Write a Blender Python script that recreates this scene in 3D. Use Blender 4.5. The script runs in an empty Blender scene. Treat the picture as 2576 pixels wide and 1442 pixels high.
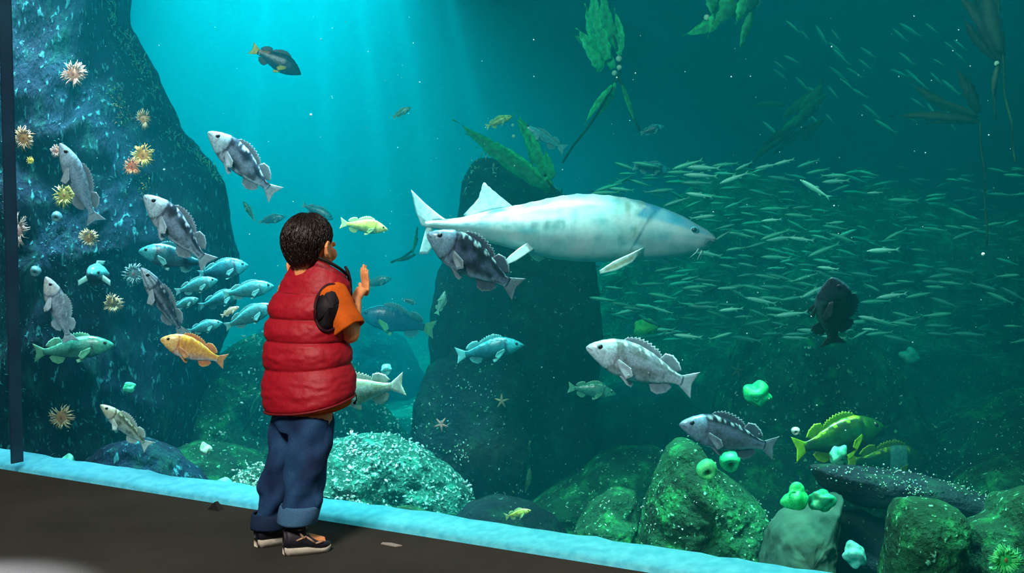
import bpy, bmesh, math, random
from mathutils import Vector, Matrix, noise
random.seed(7)
C = bpy.context.scene.collection
sc = bpy.context.scene
# ------------------------------------------------------------------ camera
F = 3500.0                      # focal length in pixels of the 2576 wide frame
TH = math.atan(257 / F)         # camera tips down a little
CAM = Vector((0, 0, 1.2))
FWD = Vector((0, math.cos(TH), -math.sin(TH)))
RT = Vector((1, 0, 0))
UP = Vector((0, math.sin(TH), math.cos(TH)))
cd = bpy.data.cameras.new('camera'); cam = bpy.data.objects.new('camera', cd); C.objects.link(cam)
cd.sensor_width = 36; cd.lens = F * 36 / 2576; cd.clip_start = 0.05; cd.clip_end = 60
cam.location = CAM; cam.rotation_euler = (math.pi / 2 - TH, 0, 0)
sc.camera = cam
# ------------------------------------------------------------------ colour, world
sc.view_settings.view_transform = 'Standard'; sc.view_settings.look = 'None'
sc.view_settings.gamma = 1; sc.view_settings.use_curve_mapping = False
sc.view_settings.exposure = 0.0
w = bpy.data.worlds.new('hall_dimness'); sc.world = w; w.use_nodes = True
w.node_tree.nodes['Background'].inputs[0].default_value = (0.75, 0.85, 1.0, 1)
w.node_tree.nodes['Background'].inputs[1].default_value = 0.05
# ------------------------------------------------------------------ the tank's frame: e runs along the glass, n points into the water
E = Vector((0.8538, -0.5206, 0)); N = Vector((0.5206, 0.8538, 0)); K0 = N.dot(Vector((-2.13, 5.79, 0)))
def ray(px, py): return FWD + RT * ((px - 1288) / F) + UP * ((721 - py) / F)
def P(px, py, d):
    """the point seen at a pixel, d metres behind the glass"""
    r = ray(px, py); t = (K0 + d) / N.dot(r); return CAM + r * t
def Q(px, py, y): return CAM + ray(px, py) * y          # the point at camera depth y
def depth(px, py, d): return (K0 + d) / N.dot(ray(px, py))
def T(s, d, z): return E * s + N * (K0 + d) + Vector((0, 0, z))     # tank coordinates
# ------------------------------------------------------------------ lights
def area(name, loc, target, size, power, col, size_y=None, spread=None):
    l = bpy.data.lights.new(name, 'AREA'); l.energy = power; l.color = col; l.size = size
    if size_y: l.shape = 'RECTANGLE'; l.size_y = size_y
    if spread: l.spread = spread
    o = bpy.data.objects.new(name, l); C.objects.link(o); o.location = loc
    o.rotation_euler = (Vector(target) - Vector(loc)).to_track_quat('-Z', 'Y').to_euler(); return o
def spot(name, loc, target, power, col, angle, blend=1.0, radius=0.05):
    l = bpy.data.lights.new(name, 'SPOT'); l.energy = power; l.color = col; l.spot_size = math.radians(angle); l.spot_blend = blend
    l.shadow_soft_size = radius
    o = bpy.data.objects.new(name, l); C.objects.link(o); o.location = loc
    o.rotation_euler = (Vector(target) - Vector(loc)).to_track_quat('-Z', 'Y').to_euler(); return o
area('tank_lamp', P(700, -170, 3.8), P(700, 900, 4.0), 1.8, 560, (0.03, 0.98, 0.93), 1.0, 2.4)
area('front_lamp', T(-4.4, 0.60, 2.9), T(-4.4, 0.72, 0.0), 2.6, 62, (0.78, 0.94, 1.0), 0.3, 0.6)
area('front_lamp', T(-2.0, 0.60, 2.9), T(-2.0, 0.72, 0.0), 2.6, 50, (0.70, 1.0, 0.84), 0.3, 0.6)
area('back_lamp', T(-2.6, 3.0, 3.3), T(-2.8, 3.6, 0.0), 3.5, 24, (0.02, 0.95, 0.62), 2.0, 1.2)
for px, tx, pw in ((700, 560, 14), (790, 850, 16), (880, 1010, 16), (960, 1160, 12), (1080, 1330, 10)):
    spot('beam_lamp', P(px, -230, 2.6), P(tx, 900, 3.2), pw * 300, (0.10, 1.0, 0.95), 7, 1.0, 0.03)
area('hall_lamp', (-1.5, 1.2, 3.9), (-0.7, 4.6, 0.6), 0.8, 270, (1.0, 0.88, 0.76), 1.0)
spot('floor_spot', (-1.7, 3.4, 3.0), (-1.60, 4.02, 0), 5200, (0.82, 0.82, 1.0), 15, 1.0, 0.04)
# ------------------------------------------------------------------ naming
def tag(o, label=None, cat=None, group=None, kind=None):
    if label: o['label'] = label
    if cat: o['category'] = cat
    if group: o['group'] = group
    if kind: o['kind'] = kind
    return o
def empty(name, loc=(0, 0, 0)):
    o = bpy.data.objects.new(name, None); C.objects.link(o); o.location = loc; o.empty_display_size = 0.05; return o
def link(name, me, mt=None, parent=None, smooth=True):
    o = bpy.data.objects.new(name, me); C.objects.link(o)
    if mt: me.materials.append(mt)
    if smooth and me.polygons: me.polygons.foreach_set('use_smooth', [True] * len(me.polygons))
    if parent: o.parent = parent
    return o
def mesh(name, v, f, mt=None, parent=None, smooth=True, cols=None):
    me = bpy.data.meshes.new(name); me.from_pydata([tuple(a) for a in v], [], f); me.update()
    if cols:
        ca = me.color_attributes.new('Col', 'FLOAT_COLOR', 'POINT')
        buf = []
        for c in cols: buf += [c[0], c[1], c[2], 1.0]
        ca.data.foreach_set('color', buf)
    return link(name, me, mt, parent, smooth)
class MB:
    def __init__(s): s.v = []; s.f = []; s.c = []
    def add(s, v, f, c=None):
        o = len(s.v); s.v += [Vector(a) for a in v]; s.f += [[i + o for i in q] for q in f]
        s.c += c if isinstance(c, list) else [c or (1, 1, 1)] * len(v)
    def tube(s, pts, rad, n=8, cap=True, c=None):
        pts = [Vector(p) for p in pts]; m = len(pts); rings = []; up = Vector((0.13, 0.2, 1)).normalized()
        if isinstance(rad, (int, float)): rad = [rad] * m
        for i, p in enumerate(pts):
            t = (pts[min(i + 1, m - 1)] - pts[max(i - 1, 0)]).normalized()
            a = t.cross(up)
            if a.length < 0.05: a = t.cross(Vector((1, 0, 0)))
            a.normalize(); b = t.cross(a)
            r = rad[i]; ra, rb = r if isinstance(r, tuple) else (r, r)
            rings.append([p + a * ra * math.cos(k * 2 * math.pi / n) + b * rb * math.sin(k * 2 * math.pi / n) for k in range(n)])
        v = [q for r in rings for q in r]; f = []
        for i in range(m - 1):
            for k in range(n): f.append([i * n + k, i * n + (k + 1) % n, (i + 1) * n + (k + 1) % n, (i + 1) * n + k])
        if cap: f.append(list(range(n))[::-1]); f.append([(m - 1) * n + k for k in range(n)])
        s.add(v, f, c)
    def ball(s, c0, r, n=12, m=8, c=None, rot=None):
        r = r if isinstance(r, (tuple, list)) else (r, r, r); v = []; f = []
        for i in range(m + 1):
            a = math.pi * i / m
            for k in range(n):
                b = 2 * math.pi * k / n
                q = Vector((math.sin(a) * math.cos(b) * r[0], math.sin(a) * math.sin(b) * r[1], math.cos(a) * r[2]))
                if rot: q = rot @ q
                v.append(Vector(c0) + q)
        for i in range(m):
            for k in range(n): f.append([i * n + k, (i + 1) * n + k, (i + 1) * n + (k + 1) % n, i * n + (k + 1) % n])
        s.add(v, f, c)
    def box(s, a, b, c=None):
        x0, y0, z0 = a; x1, y1, z1 = b
        s.add([(x0, y0, z0), (x1, y0, z0), (x1, y1, z0), (x0, y1, z0), (x0, y0, z1), (x1, y0, z1), (x1, y1, z1), (x0, y1, z1)],
              [[3, 2, 1, 0], [4, 5, 6, 7], [0, 1, 5, 4], [1, 2, 6, 5], [2, 3, 7, 6], [3, 0, 4, 7]], c)
    def strip(s, base, tip, th=0.003, rows=5, c=None, jag=0.0):
        """a thin fin or blade between a base line and a tip line, with thickness that dies away to the edge"""
        n = len(base); base = [Vector(b) for b in base]; tip = [Vector(t) for t in tip]; v = []; cc = []
        nb = (base[-1] - base[0]).cross(tip[n // 2] - base[n // 2])
        if nb.length < 1e-9: nb = Vector((0, 1, 0))
        nb.normalize()
        for side in (1, -1):
            for j in range(rows + 1):
                q = j / rows
                for i in range(n):
                    qq = q * (1 - (jag if i % 2 else 0) * (q > 0.5))
                    edge = min(1.0, 4 * min(i, n - 1 - i) / n + 0.25)
                    p = base[i].lerp(tip[i], qq) + nb * side * th * (1 - 0.8 * q) * edge * (1.0 + 0.35 * (i % 2))
                    v.append(p); cc.append(c if not callable(c) else c(i / (n - 1), q))
        f = []; M = (rows + 1) * n
        for j in range(rows):
            for i in range(n - 1):
                a = j * n + i; f.append([a, a + 1, a + n + 1, a + n]); f.append([M + a, M + a + n, M + a + n + 1, M + a + 1])
        for j in range(rows):
            a = j * n; f.append([a, a + n, M + a + n, M + a]); a = j * n + n - 1; f.append([a + n, a, M + a, M + a + n])
        for i in range(n - 1):
            f.append([i + 1, i, M + i, M + i + 1]); a = rows * n + i; f.append([a, a + 1, M + a + 1, M + a])
        s.add(v, f, [x or (1, 1, 1) for x in cc])
    def build(s, name, mt, parent=None, smooth=True): return mesh(name, s.v, s.f, mt, parent, smooth, s.c)
def fbm(p, o=4):
    return noise.fractal(p, 1.0, 2.0, o)
# ------------------------------------------------------------------ materials
def newmat(name):
    m = bpy.data.materials.new(name); m.use_nodes = True; nt = m.node_tree; b = nt.nodes['Principled BSDF']; return m, nt, b
def nd(nt, kind, **kw):
    n = nt.nodes.new(kind)
    for k, v in kw.items():
        if hasattr(n, k): setattr(n, k, v)
        else: n.inputs[k].default_value = v
    return n
def ramp(nt, src, stops):
    r = nt.nodes.new('ShaderNodeValToRGB'); nt.links.new(src, r.inputs[0])
    while len(r.color_ramp.elements) < len(stops): r.color_ramp.elements.new(0.5)
    for el, (p, c) in zip(r.color_ramp.elements, stops): el.position = p; el.color = (*c, 1)
    return r
def mix(nt, fac, a, b, blend='MIX'):
    m = nt.nodes.new('ShaderNodeMix'); m.data_type = 'RGBA'; m.blend_type = blend
    for s, x in ((m.inputs[0], fac), (m.inputs[6], a), (m.inputs[7], b)):
        if isinstance(x, (int, float)): s.default_value = x
        elif isinstance(x, tuple): s.default_value = (*x, 1)
        else: nt.links.new(x, s)
    return m.outputs[2]
def bump(nt, b, src, strength, dist):
    n = nt.nodes.new('ShaderNodeBump'); n.inputs['Strength'].default_value = strength; n.inputs['Distance'].default_value = dist
    nt.links.new(src, n.inputs['Height']); nt.links.new(n.outputs[0], b.inputs['Normal'])
def plain(name, c1, c2=None, scale=20, rough=0.6, bs=0.3, bd=0.003, spec=0.4, sss=0):
    m, nt, b = newmat(name); tc = nd(nt, 'ShaderNodeTexCoord')
    no = nd(nt, 'ShaderNodeTexNoise', Scale=scale, Detail=5.0); nt.links.new(tc.outputs['Object'], no.inputs['Vector'])
    r = ramp(nt, no.outputs[0], [(0.35, c1), (0.65, c2 or c1)]); nt.links.new(r.outputs[0], b.inputs['Base Color'])
    b.inputs['Roughness'].default_value = rough; b.inputs['Specular IOR Level'].default_value = spec
    if sss: b.inputs['Subsurface Weight'].default_value = sss; b.inputs['Subsurface Radius'].default_value = (0.02, 0.008, 0.004)
    if bs: bump(nt, b, no.outputs[0], bs, bd)
    return m
def vcol(name, rough=0.4, scale=120, amt=0.35, bs=0.3, bd=0.002, spec=0.5, sheen=0, vor=False):
    """skin whose pigment pattern is stored on the mesh, with fine mottling on top"""
    m, nt, b = newmat(name); tc = nd(nt, 'ShaderNodeTexCoord'); at = nd(nt, 'ShaderNodeAttribute', attribute_name='Col')
    no = nd(nt, 'ShaderNodeTexNoise', Scale=scale, Detail=4.0); nt.links.new(tc.outputs['Object'], no.inputs['Vector'])
    r = ramp(nt, no.outputs[0], [(0.35, (1 - amt,) * 3), (0.62, (1 + amt * .3,) * 3)])
    o = mix(nt, 1.0, at.outputs['Color'], r.outputs[0], 'MULTIPLY'); nt.links.new(o, b.inputs['Base Color'])
    b.inputs['Roughness'].default_value = rough; b.inputs['Specular IOR Level'].default_value = spec
    if vor:
        vo = nd(nt, 'ShaderNodeTexVoronoi', Scale=scale * 1.2); nt.links.new(tc.outputs['Object'], vo.inputs['Vector']); bump(nt, b, vo.outputs[0], bs, bd)
    else: bump(nt, b, no.outputs[0], bs, bd)
    if sheen: b.inputs['Sheen Weight'].default_value = sheen
    return m
def rockmat(name, dark, mid, algae, speck, sp=0.72, scale=1.0, stretch=1.0):
    m, nt, b = newmat(name); tc = nd(nt, 'ShaderNodeTexCoord'); mp = nd(nt, 'ShaderNodeMapping'); mp.inputs['Scale'].default_value = (1, 1, stretch); nt.links.new(tc.outputs['Object'], mp.inputs['Vector']); v = mp.outputs[0]
    n1 = nd(nt, 'ShaderNodeTexNoise', Scale=3.2 * scale, Detail=9.0, Roughness=0.65); nt.links.new(v, n1.inputs['Vector'])
    n2 = nd(nt, 'ShaderNodeTexNoise', Scale=9.0 * scale, Detail=8.0, Roughness=0.7); nt.links.new(v, n2.inputs['Vector'])
    n3 = nd(nt, 'ShaderNodeTexNoise', Scale=46.0 * scale, Detail=3.0); nt.links.new(v, n3.inputs['Vector'])
    base = ramp(nt, n1.outputs[0], [(0.36, dark), (0.62, mid)])
    al = ramp(nt, n2.outputs[0], [(0.52, (0, 0, 0)), (0.68, (1, 1, 1))])
    c = mix(nt, al.outputs[0], base.outputs[0], algae)
    sk = ramp(nt, n3.outputs[0], [(sp - 0.06, (0, 0, 0)), (sp, (1, 1, 1))])
    c = mix(nt, sk.outputs[0], c, speck)
    nt.links.new(c, b.inputs['Base Color']); b.inputs['Roughness'].default_value = 0.85; b.inputs['Specular IOR Level'].default_value = 0.2
    ad = nd(nt, 'ShaderNodeMath', operation='ADD'); nt.links.new(n2.outputs[0], ad.inputs[0]); nt.links.new(n3.outputs[0], ad.inputs[1])
    bump(nt, b, ad.outputs[0], 0.9, 0.03); return m
M = {}
M['rock_blue'] = rockmat('rock_blue', (0.0005, 0.006, 0.022), (0.001, 0.026, 0.055), (0.004, 0.085, 0.065), (0.04, 0.28, 0.30), 0.67, 1.0, 0.32)
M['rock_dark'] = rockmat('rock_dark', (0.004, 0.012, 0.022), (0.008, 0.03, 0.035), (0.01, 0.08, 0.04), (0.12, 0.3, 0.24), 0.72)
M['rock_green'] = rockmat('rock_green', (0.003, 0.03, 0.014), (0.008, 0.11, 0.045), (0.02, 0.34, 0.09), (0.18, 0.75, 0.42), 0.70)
M['rock_bright'] = rockmat('rock_bright', (0.008, 0.06, 0.04), (0.03, 0.22, 0.14), (0.05, 0.55, 0.36), (0.4, 0.9, 0.7), 0.64, 1.4)
M['bed'] = rockmat('bed', (0.003, 0.015, 0.012), (0.01, 0.05, 0.03), (0.015, 0.12, 0.06), (0.15, 0.35, 0.28), 0.71)
M['wall'] = rockmat('wall', (0.01, 0.05, 0.08), (0.015, 0.06, 0.09), (0.01, 0.06, 0.07), (0.02, 0.08, 0.1), 0.8, 0.4)
M['barnacle'] = vcol('barnacle', 0.6, 200, 0.3)
M['rock_reef'] = rockmat('rock_reef', (0.004, 0.05, 0.02), (0.012, 0.14, 0.06), (0.03, 0.40, 0.12), (0.15, 0.7, 0.4), 0.70, 1.3)
M['fish'] = vcol('fish_skin', 0.32, 110, 0.30, 0.25, 0.0015, 0.6, vor=True)
M['fin'] = vcol('fin_skin', 0.45, 60, 0.25, 0.2, 0.001)
M['soft'] = vcol('soft_animal', 0.5, 160, 0.25, 0.3, 0.001)
M['kelp'] = vcol('kelp_blade', 0.65, 45, 0.45, 0.5, 0.004, 0.12)
M['sturgeon'] = vcol('sturgeon_skin', 0.38, 60, 0.10, 0.3, 0.0015, 0.5)
M['eye'] = plain('eye_black', (0.006, 0.008, 0.012), rough=0.1, bs=0, spec=0.8)
# ------------------------------------------------------------------ the setting
def carpet():
    m, nt, b = newmat('carpet'); tc = nd(nt, 'ShaderNodeTexCoord')
    n1 = nd(nt, 'ShaderNodeTexNoise', Scale=420.0, Detail=3.0); n2 = nd(nt, 'ShaderNodeTexNoise', Scale=3.0, Detail=4.0)
    for n in (n1, n2): nt.links.new(tc.outputs['Object'], n.inputs['Vector'])
    a = ramp(nt, n1.outputs[0], [(0.3, (0.020, 0.021, 0.018)), (0.7, (0.062, 0.062, 0.054))])
    c = mix(nt, 1.0, a.outputs[0], ramp(nt, n2.outputs[0], [(0.3, (0.8, 0.8, 0.8)), (0.7, (1.1, 1.08, 1.02))]).outputs[0], 'MULTIPLY')
    nt.links.new(c, b.inputs['Base Color']); b.inputs['Roughness'].default_value = 0.95; b.inputs['Specular IOR Level'].default_value = 0.1
    bump(nt, b, n1.outputs[0], 0.6, 0.003); return m
m = MB(); zt = 0.0
quad = [T(-8, -6.5, 0), T(5, -6.5, 0), T(5, 0.0, 0), T(-8, 0.0, 0)]
m.add(quad + [q - Vector((0, 0, 0.12)) for q in quad], [[0, 1, 2, 3], [7, 6, 5, 4], [0, 4, 5, 1], [1, 5, 6, 2], [2, 6, 7, 3], [3, 7, 4, 0]])
tag(m.build('floor', carpet(), smooth=False), kind='structure')
# pale ledge at the foot of the window, just inside the glass
m = MB(); n_ = 160; vv = []; ff = []
prof = [(0.055, -0.35), (0.055, -0.004), (0.075, 0.008), (0.13, 0.020), (0.185, 0.032), (0.20, 0.018), (0.21, -0.35)]
for i in range(n_ + 1):
    s = -7 + 10 * i / n_
    wob = 0.010 * fbm(Vector((s * 3.1, 0, 0))) + 0.006 * fbm(Vector((s * 14, 3, 0)))
    for k, (d, z) in enumerate(prof): vv.append(T(s, d + (wob if k > 2 else 0), z + (wob * 0.7 if 0 < k < 6 else 0)))
q = len(prof)
for i in range(n_):
    for k in range(q - 1): ff.append([i * q + k, i * q + k + 1, (i + 1) * q + k + 1, (i + 1) * q + k])
ff += [list(range(q))[::-1], [n_ * q + k for k in range(q)]]
m.add(vv, ff)
tag(m.build('trim_1', plain('pale_sill', (0.06, 0.38, 0.50), (0.12, 0.52, 0.62), 30, 0.4)), kind='structure')
# acrylic pane: a thick clear slab with a faint reflection
g = bpy.data.materials.new('acrylic'); g.use_nodes = True; nt = g.node_tree; nt.nodes.clear()
out = nd(nt, 'ShaderNodeOutputMaterial'); tr = nd(nt, 'ShaderNodeBsdfTransparent'); gl = nd(nt, 'ShaderNodeBsdfGlossy', Roughness=0.02)
tr.inputs[0].default_value = (0.97, 0.99, 1.0, 1); mx = nd(nt, 'ShaderNodeMixShader'); fr = nd(nt, 'ShaderNodeFresnel', IOR=1.15)
nt.links.new(fr.outputs[0], mx.inputs[0]); nt.links.new(tr.outputs[0], mx.inputs[1]); nt.links.new(gl.outputs[0], mx.inputs[2]); nt.links.new(mx.outputs[0], out.inputs[0])
def slab(name, s0, s1, d0, d1, z0, z1, mt):
    m = MB(); a = [T(s0, d0, z0), T(s1, d0, z0), T(s1, d1, z0), T(s0, d1, z0), T(s0, d0, z1), T(s1, d0, z1), T(s1, d1, z1), T(s0, d1, z1)]
    m.add(a, [[3, 2, 1, 0], [4, 5, 6, 7], [0, 1, 5, 4], [1, 2, 6, 5], [2, 3, 7, 6], [3, 0, 4, 7]])
    return tag(m.build(name, mt, smooth=False), kind='structure')
def s_at(px, d=0.0):
    p = P(px, 800, d); return E.dot(p)
SL, SR = s_at(22), 3.4
slab('window_1', SL - 3.0, SR, 0.005, 0.05, -0.02, 3.3, g)
g2 = plain('seal_dark', (0.01, 0.035, 0.07), (0.012, 0.05, 0.09), 6, 0.3)
slab('trim_2', SL - 0.007, SL, -0.004, 0.056, 0.03, 3.3, g2)
slab('wall_left', -11.6, -11.5, 0.06, 7.0, -0.6, 3.6, M['wall'])
slab('wall_right', 3.5, 3.6, 0.06, 7.0, -0.6, 3.6, M['wall'])
slab('wall_back', -11.6, 3.6, 7.0, 7.1, -0.6, 3.6, M['wall'])
slab('wall_header', -11.6, 6, -0.05, 0.06, 3.3, 3.7, plain('hall_dark', (0.02, 0.02, 0.022)))
# the water: a clear teal medium that scatters and absorbs the lamps' light
wm = bpy.data.materials.new('tank_water'); wm.use_nodes = True; nt = wm.node_tree; nt.nodes.clear()
out = nd(nt, 'ShaderNodeOutputMaterial'); ab = nd(nt, 'ShaderNodeVolumeAbsorption'); vs = nd(nt, 'ShaderNodeVolumeScatter'); ad = nd(nt, 'ShaderNodeAddShader')
ab.inputs['Color'].default_value = (0.40, 0.80, 0.82, 1); ab.inputs['Density'].default_value = 0.5
vs.inputs['Color'].default_value = (0.0, 0.80, 1.0, 1); vs.inputs['Density'].default_value = 0.066; vs.inputs['Anisotropy'].default_value = 0.15
nt.links.new(ab.outputs[0], ad.inputs[0]); nt.links.new(vs.outputs[0], ad.inputs[1]); nt.links.new(ad.outputs[0], out.inputs['Volume'])
slab('water', -11.49, 3.49, 0.056, 6.99, -0.55, 3.55, wm)
# tank bed
def bedz(s, d): return -0.46 + 0.07 * d + 0.10 * fbm(Vector((s * 0.9, d * 0.9, 1.3))) + 0.03 * fbm(Vector((s * 5, d * 5, 4)))
m = MB(); nx, ny = 200, 110; vv = []
for j in range(ny + 1):
    for i in range(nx + 1):
        s = -11.49 + 14.98 * i / nx; d = 0.21 + 6.78 * (j / ny) ** 1.5; vv.append(T(s, d, bedz(s, d)))
m.add(vv, [[j * (nx + 1) + i, j * (nx + 1) + i + 1, (j + 1) * (nx + 1) + i + 1, (j + 1) * (nx + 1) + i] for j in range(ny) for i in range(nx)])
tag(m.build('ground', M['bed']), kind='structure')
# ------------------------------------------------------------------ rocks
ROCKPTS = {}
def rock(name, label, poly, cen, d, thick, mt, amp=0.10, fs=2.2, nr=34, na=150, seed=0, key=None, cat='rock', group=None, pw=2.6):
    """a solid boulder whose outline as seen from the hall is given; it bulges both towards the glass and away"""
    base = P(cen[0], cen[1], d); ye = depth(cen[0], cen[1], d); sx = ye / F
    pts = [Vector(((x - cen[0]) * sx, (cen[1] - y) * sx)) for x, y in poly]
    per = [0]
    for i in range(len(pts)): per.append(per[-1] + (pts[(i + 1) % len(pts)] - pts[i]).length)
    L = per[-1]; out = []; j = 0
    for k in range(na):
        t = L * k / na
        while per[j + 1] < t: j += 1
        q = (t - per[j]) / max(1e-9, per[j + 1] - per[j]); out.append(pts[j].lerp(pts[(j + 1) % len(pts)], q))
    for _ in range(2): out = [(out[i - 1] + out[i] * 2 + out[(i + 1) % na]) / 4 for i in range(na)]
    v = []; pxl = []
    so = Vector((seed * 7.1, seed * 3.3, 0))
    for side in (-1, 1):
        for r in range(nr + (1 if side < 0 else 0)):
            q = math.sin(r / nr * math.pi / 2) ** 0.9 if r else 0.0
            for k in range(na):
                o = out[k] * q
                h = thick * (max(0.0, 1 - q ** pw)) ** (0.5)
                p3 = base + RT * o.x + UP * o.y + FWD * side * h
                w1 = fbm((p3 + so) * fs, 5); w2 = fbm((p3 + so) * fs * 4.5, 4)
                dr = Vector((o.x, o.y)); dr = dr.normalized() if dr.length > 1e-6 else dr
                inn = 1 - 0.85 * q ** 6
                n3 = (FWD * side * (1 - q * 0.6) + RT * dr.x * q * 0.5 + UP * dr.y * q * 0.5)
                p3 = p3 + n3 * (amp * w1 * inn + amp * 0.22 * w2)
                v.append(p3 - base); 
                if side < 0: pxl.append((cen[0] + o.x / sx, cen[1] - o.y / sx))
    f = []
    nf = (nr + 1) * na
    for r in range(nr):
        for k in range(na): f.append([r * na + k, (r + 1) * na + k, (r + 1) * na + (k + 1) % na, r * na + (k + 1) % na])
    for r in range(nr):
        for k in range(na):
            k2 = (k + 1) % na
            a = nf + r * na + k; b = nf + r * na + k2
            c, e = ((nr * na + k, nr * na + k2) if r == nr - 1 else (nf + (r + 1) * na + k, nf + (r + 1) * na + k2))
            f.append([a, b, e, c])
    o = mesh(name, v, f, mt); o.location = base
    bm = bmesh.new(); bm.from_mesh(o.data); bmesh.ops.remove_doubles(bm, verts=bm.verts, dist=1e-5); bmesh.ops.recalc_face_normals(bm, faces=bm.faces); bm.to_mesh(o.data); bm.free()
    o.data.polygons.foreach_set('use_smooth', [True] * len(o.data.polygons))
    tag(o, label, cat, group)
    if key: ROCKPTS[key] = [(base + v[i], pxl[i]) for i in range(nf)]
    return o
def inpoly(x, y, pl):
    c = False; j = len(pl) - 1
    for i in range(len(pl)):
        xi, yi = pl[i]; xj, yj = pl[j]
        if (yi > y) != (yj > y) and x < (xj - xi) * (y - yi) / (yj - yi) + xi: c = not c
        j = i
    return c
def near(key, px, py, n=1):
    """the point of a rock's front nearest to a pixel"""
    return min(ROCKPTS[key], key=lambda a: (a[1][0] - px) ** 2 + (a[1][1] - py) ** 2)[0]
def growth(name, label, key, poly, count, r0, r1, cols, cat='barnacles', shape='cup', seed=1, clump=-.05):
    """an uncountable crust of small shells or tufts on a rock"""
    rnd = random.Random(seed); m = MB(); pool = [a[0] for a in ROCKPTS[key] if inpoly(a[1][0], a[1][1], poly)]
    if not pool: return
    for _ in range(count):
        for _t in range(6):
            p = rnd.choice(pool)
            if noise.noise(p * 5 + Vector((seed, 0, 0))) > clump: break
        p = p + Vector((rnd.uniform(-.02, .02), rnd.uniform(-.01, .01), rnd.uniform(-.02, .02))); r = rnd.uniform(r0, r1); c = rnd.choice(cols)
        t = (Vector((rnd.uniform(-.6, .6), -1, rnd.uniform(-.2, 1)))).normalized()
        if shape == 'cup':
            m.tube([p - t * r * .6, p + t * r * .5, p + t * r], [r, r * .8, r * .35], 6, True, c)
        elif shape == 'shell':
            q = t.to_track_quat('Z', 'Y').to_matrix(); m.ball(p, (r, r * .5, r * .3), 6, 4, c, q @ Matrix.Rotation(rnd.uniform(0, 6.28), 3, 'Z'))
        else:
            e = p + t * r * 2 + Vector((rnd.uniform(-r, r), 0, rnd.uniform(-r, r) * 1.5)); m.tube([p, p.lerp(e, .5) + Vector((0, 0, r * .3)), e], [r * .12, r * .22, r * .05], 4, True, c)
    return tag(m.build(name, M['barnacle']), label, cat, kind='stuff')
rock('rock', 'tall dark blue rock pinnacle filling the left end of the tank', [(-300, -200), (296, -200), (304, 0), (318, 60), (352, 118), (388, 180), (416, 250), (452, 325), (492, 368), (528, 405), (560, 440), (569, 500), (580, 580), (590, 660), (585, 760), (560, 860), (525, 960), (500, 1060), (490, 1180), (480, 1350), (200, 1400), (-300, 1400)], (200, 640), 1.1, 0.52, M['rock_blue'], 0.16, 2.0, 60, 260, 1, 'left')
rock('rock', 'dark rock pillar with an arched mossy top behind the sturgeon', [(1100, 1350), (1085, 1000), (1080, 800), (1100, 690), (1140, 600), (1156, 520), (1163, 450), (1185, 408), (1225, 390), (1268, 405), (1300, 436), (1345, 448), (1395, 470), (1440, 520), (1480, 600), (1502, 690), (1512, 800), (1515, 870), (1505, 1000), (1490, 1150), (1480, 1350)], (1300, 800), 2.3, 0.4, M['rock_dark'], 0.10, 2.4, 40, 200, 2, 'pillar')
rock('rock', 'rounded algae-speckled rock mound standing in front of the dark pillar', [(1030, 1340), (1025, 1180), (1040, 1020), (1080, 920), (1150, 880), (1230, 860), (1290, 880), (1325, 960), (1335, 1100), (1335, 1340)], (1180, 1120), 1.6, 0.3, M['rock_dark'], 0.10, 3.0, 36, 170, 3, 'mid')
rock('rock', 'broad green rock slope with shells rising behind the boy', [(420, 1330), (430, 1150), (452, 1060), (490, 970), (540, 900), (620, 850), (720, 830), (820, 850), (900, 930), (980, 1040), (1060, 1130), (1100, 1230), (1100, 1340)], (740, 1120), 1.8, 0.45, M['rock_green'], 0.12, 2.6, 40, 200, 4, 'slope')
rock('rock', 'bright turquoise rock crusted with white mussels to the right of the boy', [(700, 1400), (690, 1200), (740, 1130), (830, 1110), (900, 1096), (980, 1094), (1060, 1124), (1140, 1180), (1190, 1235), (1200, 1300), (1160, 1400)], (920, 1250), 1.05, 0.3, M['rock_bright'], 0.09, 4.0, 34, 160, 5, 'bright')
rock('rock', 'small low green rock just above the pale ledge right of the boy', [(900, 1400), (920, 1310), (960, 1284), (1030, 1274), (1085, 1290), (1130, 1330), (1170, 1410)], (1030, 1345), 0.52, 0.14, M['rock_green'], 0.04, 5.0, 24, 110, 6, 'low')
rock('rock', 'large green hill of rock behind the two mottled silver fish', [(1740, 1300), (1765, 1120), (1800, 980), (1845, 870), (1885, 785), (1915, 748), (1960, 742), (2030, 722), (2062, 700), (2110, 704), (2150, 800), (2205, 885), (2262, 965), (2315, 1055), (2375, 1145), (2420, 1300)], (2050, 1020), 2.7, 0.5, M['rock_green'], 0.14, 2.0, 40, 200, 7, 'hill')
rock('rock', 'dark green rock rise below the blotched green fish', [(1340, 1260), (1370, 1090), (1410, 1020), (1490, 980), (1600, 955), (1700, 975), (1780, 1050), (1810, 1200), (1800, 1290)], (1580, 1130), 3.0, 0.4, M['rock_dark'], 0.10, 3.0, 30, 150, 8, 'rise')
rock('rock', 'low green boulder with a pale sloping edge near the bottom centre', [(1315, 1450), (1322, 1275), (1390, 1222), (1460, 1182), (1510, 1140), (1560, 1124), (1640, 1122), (1700, 1150), (1720, 1300), (1700, 1450)], (1520, 1290), 1.7, 0.35, M['rock_green'], 0.08, 3.5, 30, 150, 9, 'lowc')
rock('rock', 'green rock slab leaning beside a dark crevice near the ledge', [(1400, 1520), (1425, 1400), (1445, 1330), (1490, 1262), (1550, 1225), (1600, 1235), (1612, 1300), (1590, 1400), (1560, 1520)], (1510, 1380), 0.95, 0.22, M['rock_green'], 0.07, 4.5, 28, 140, 10, 'slab')
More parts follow.
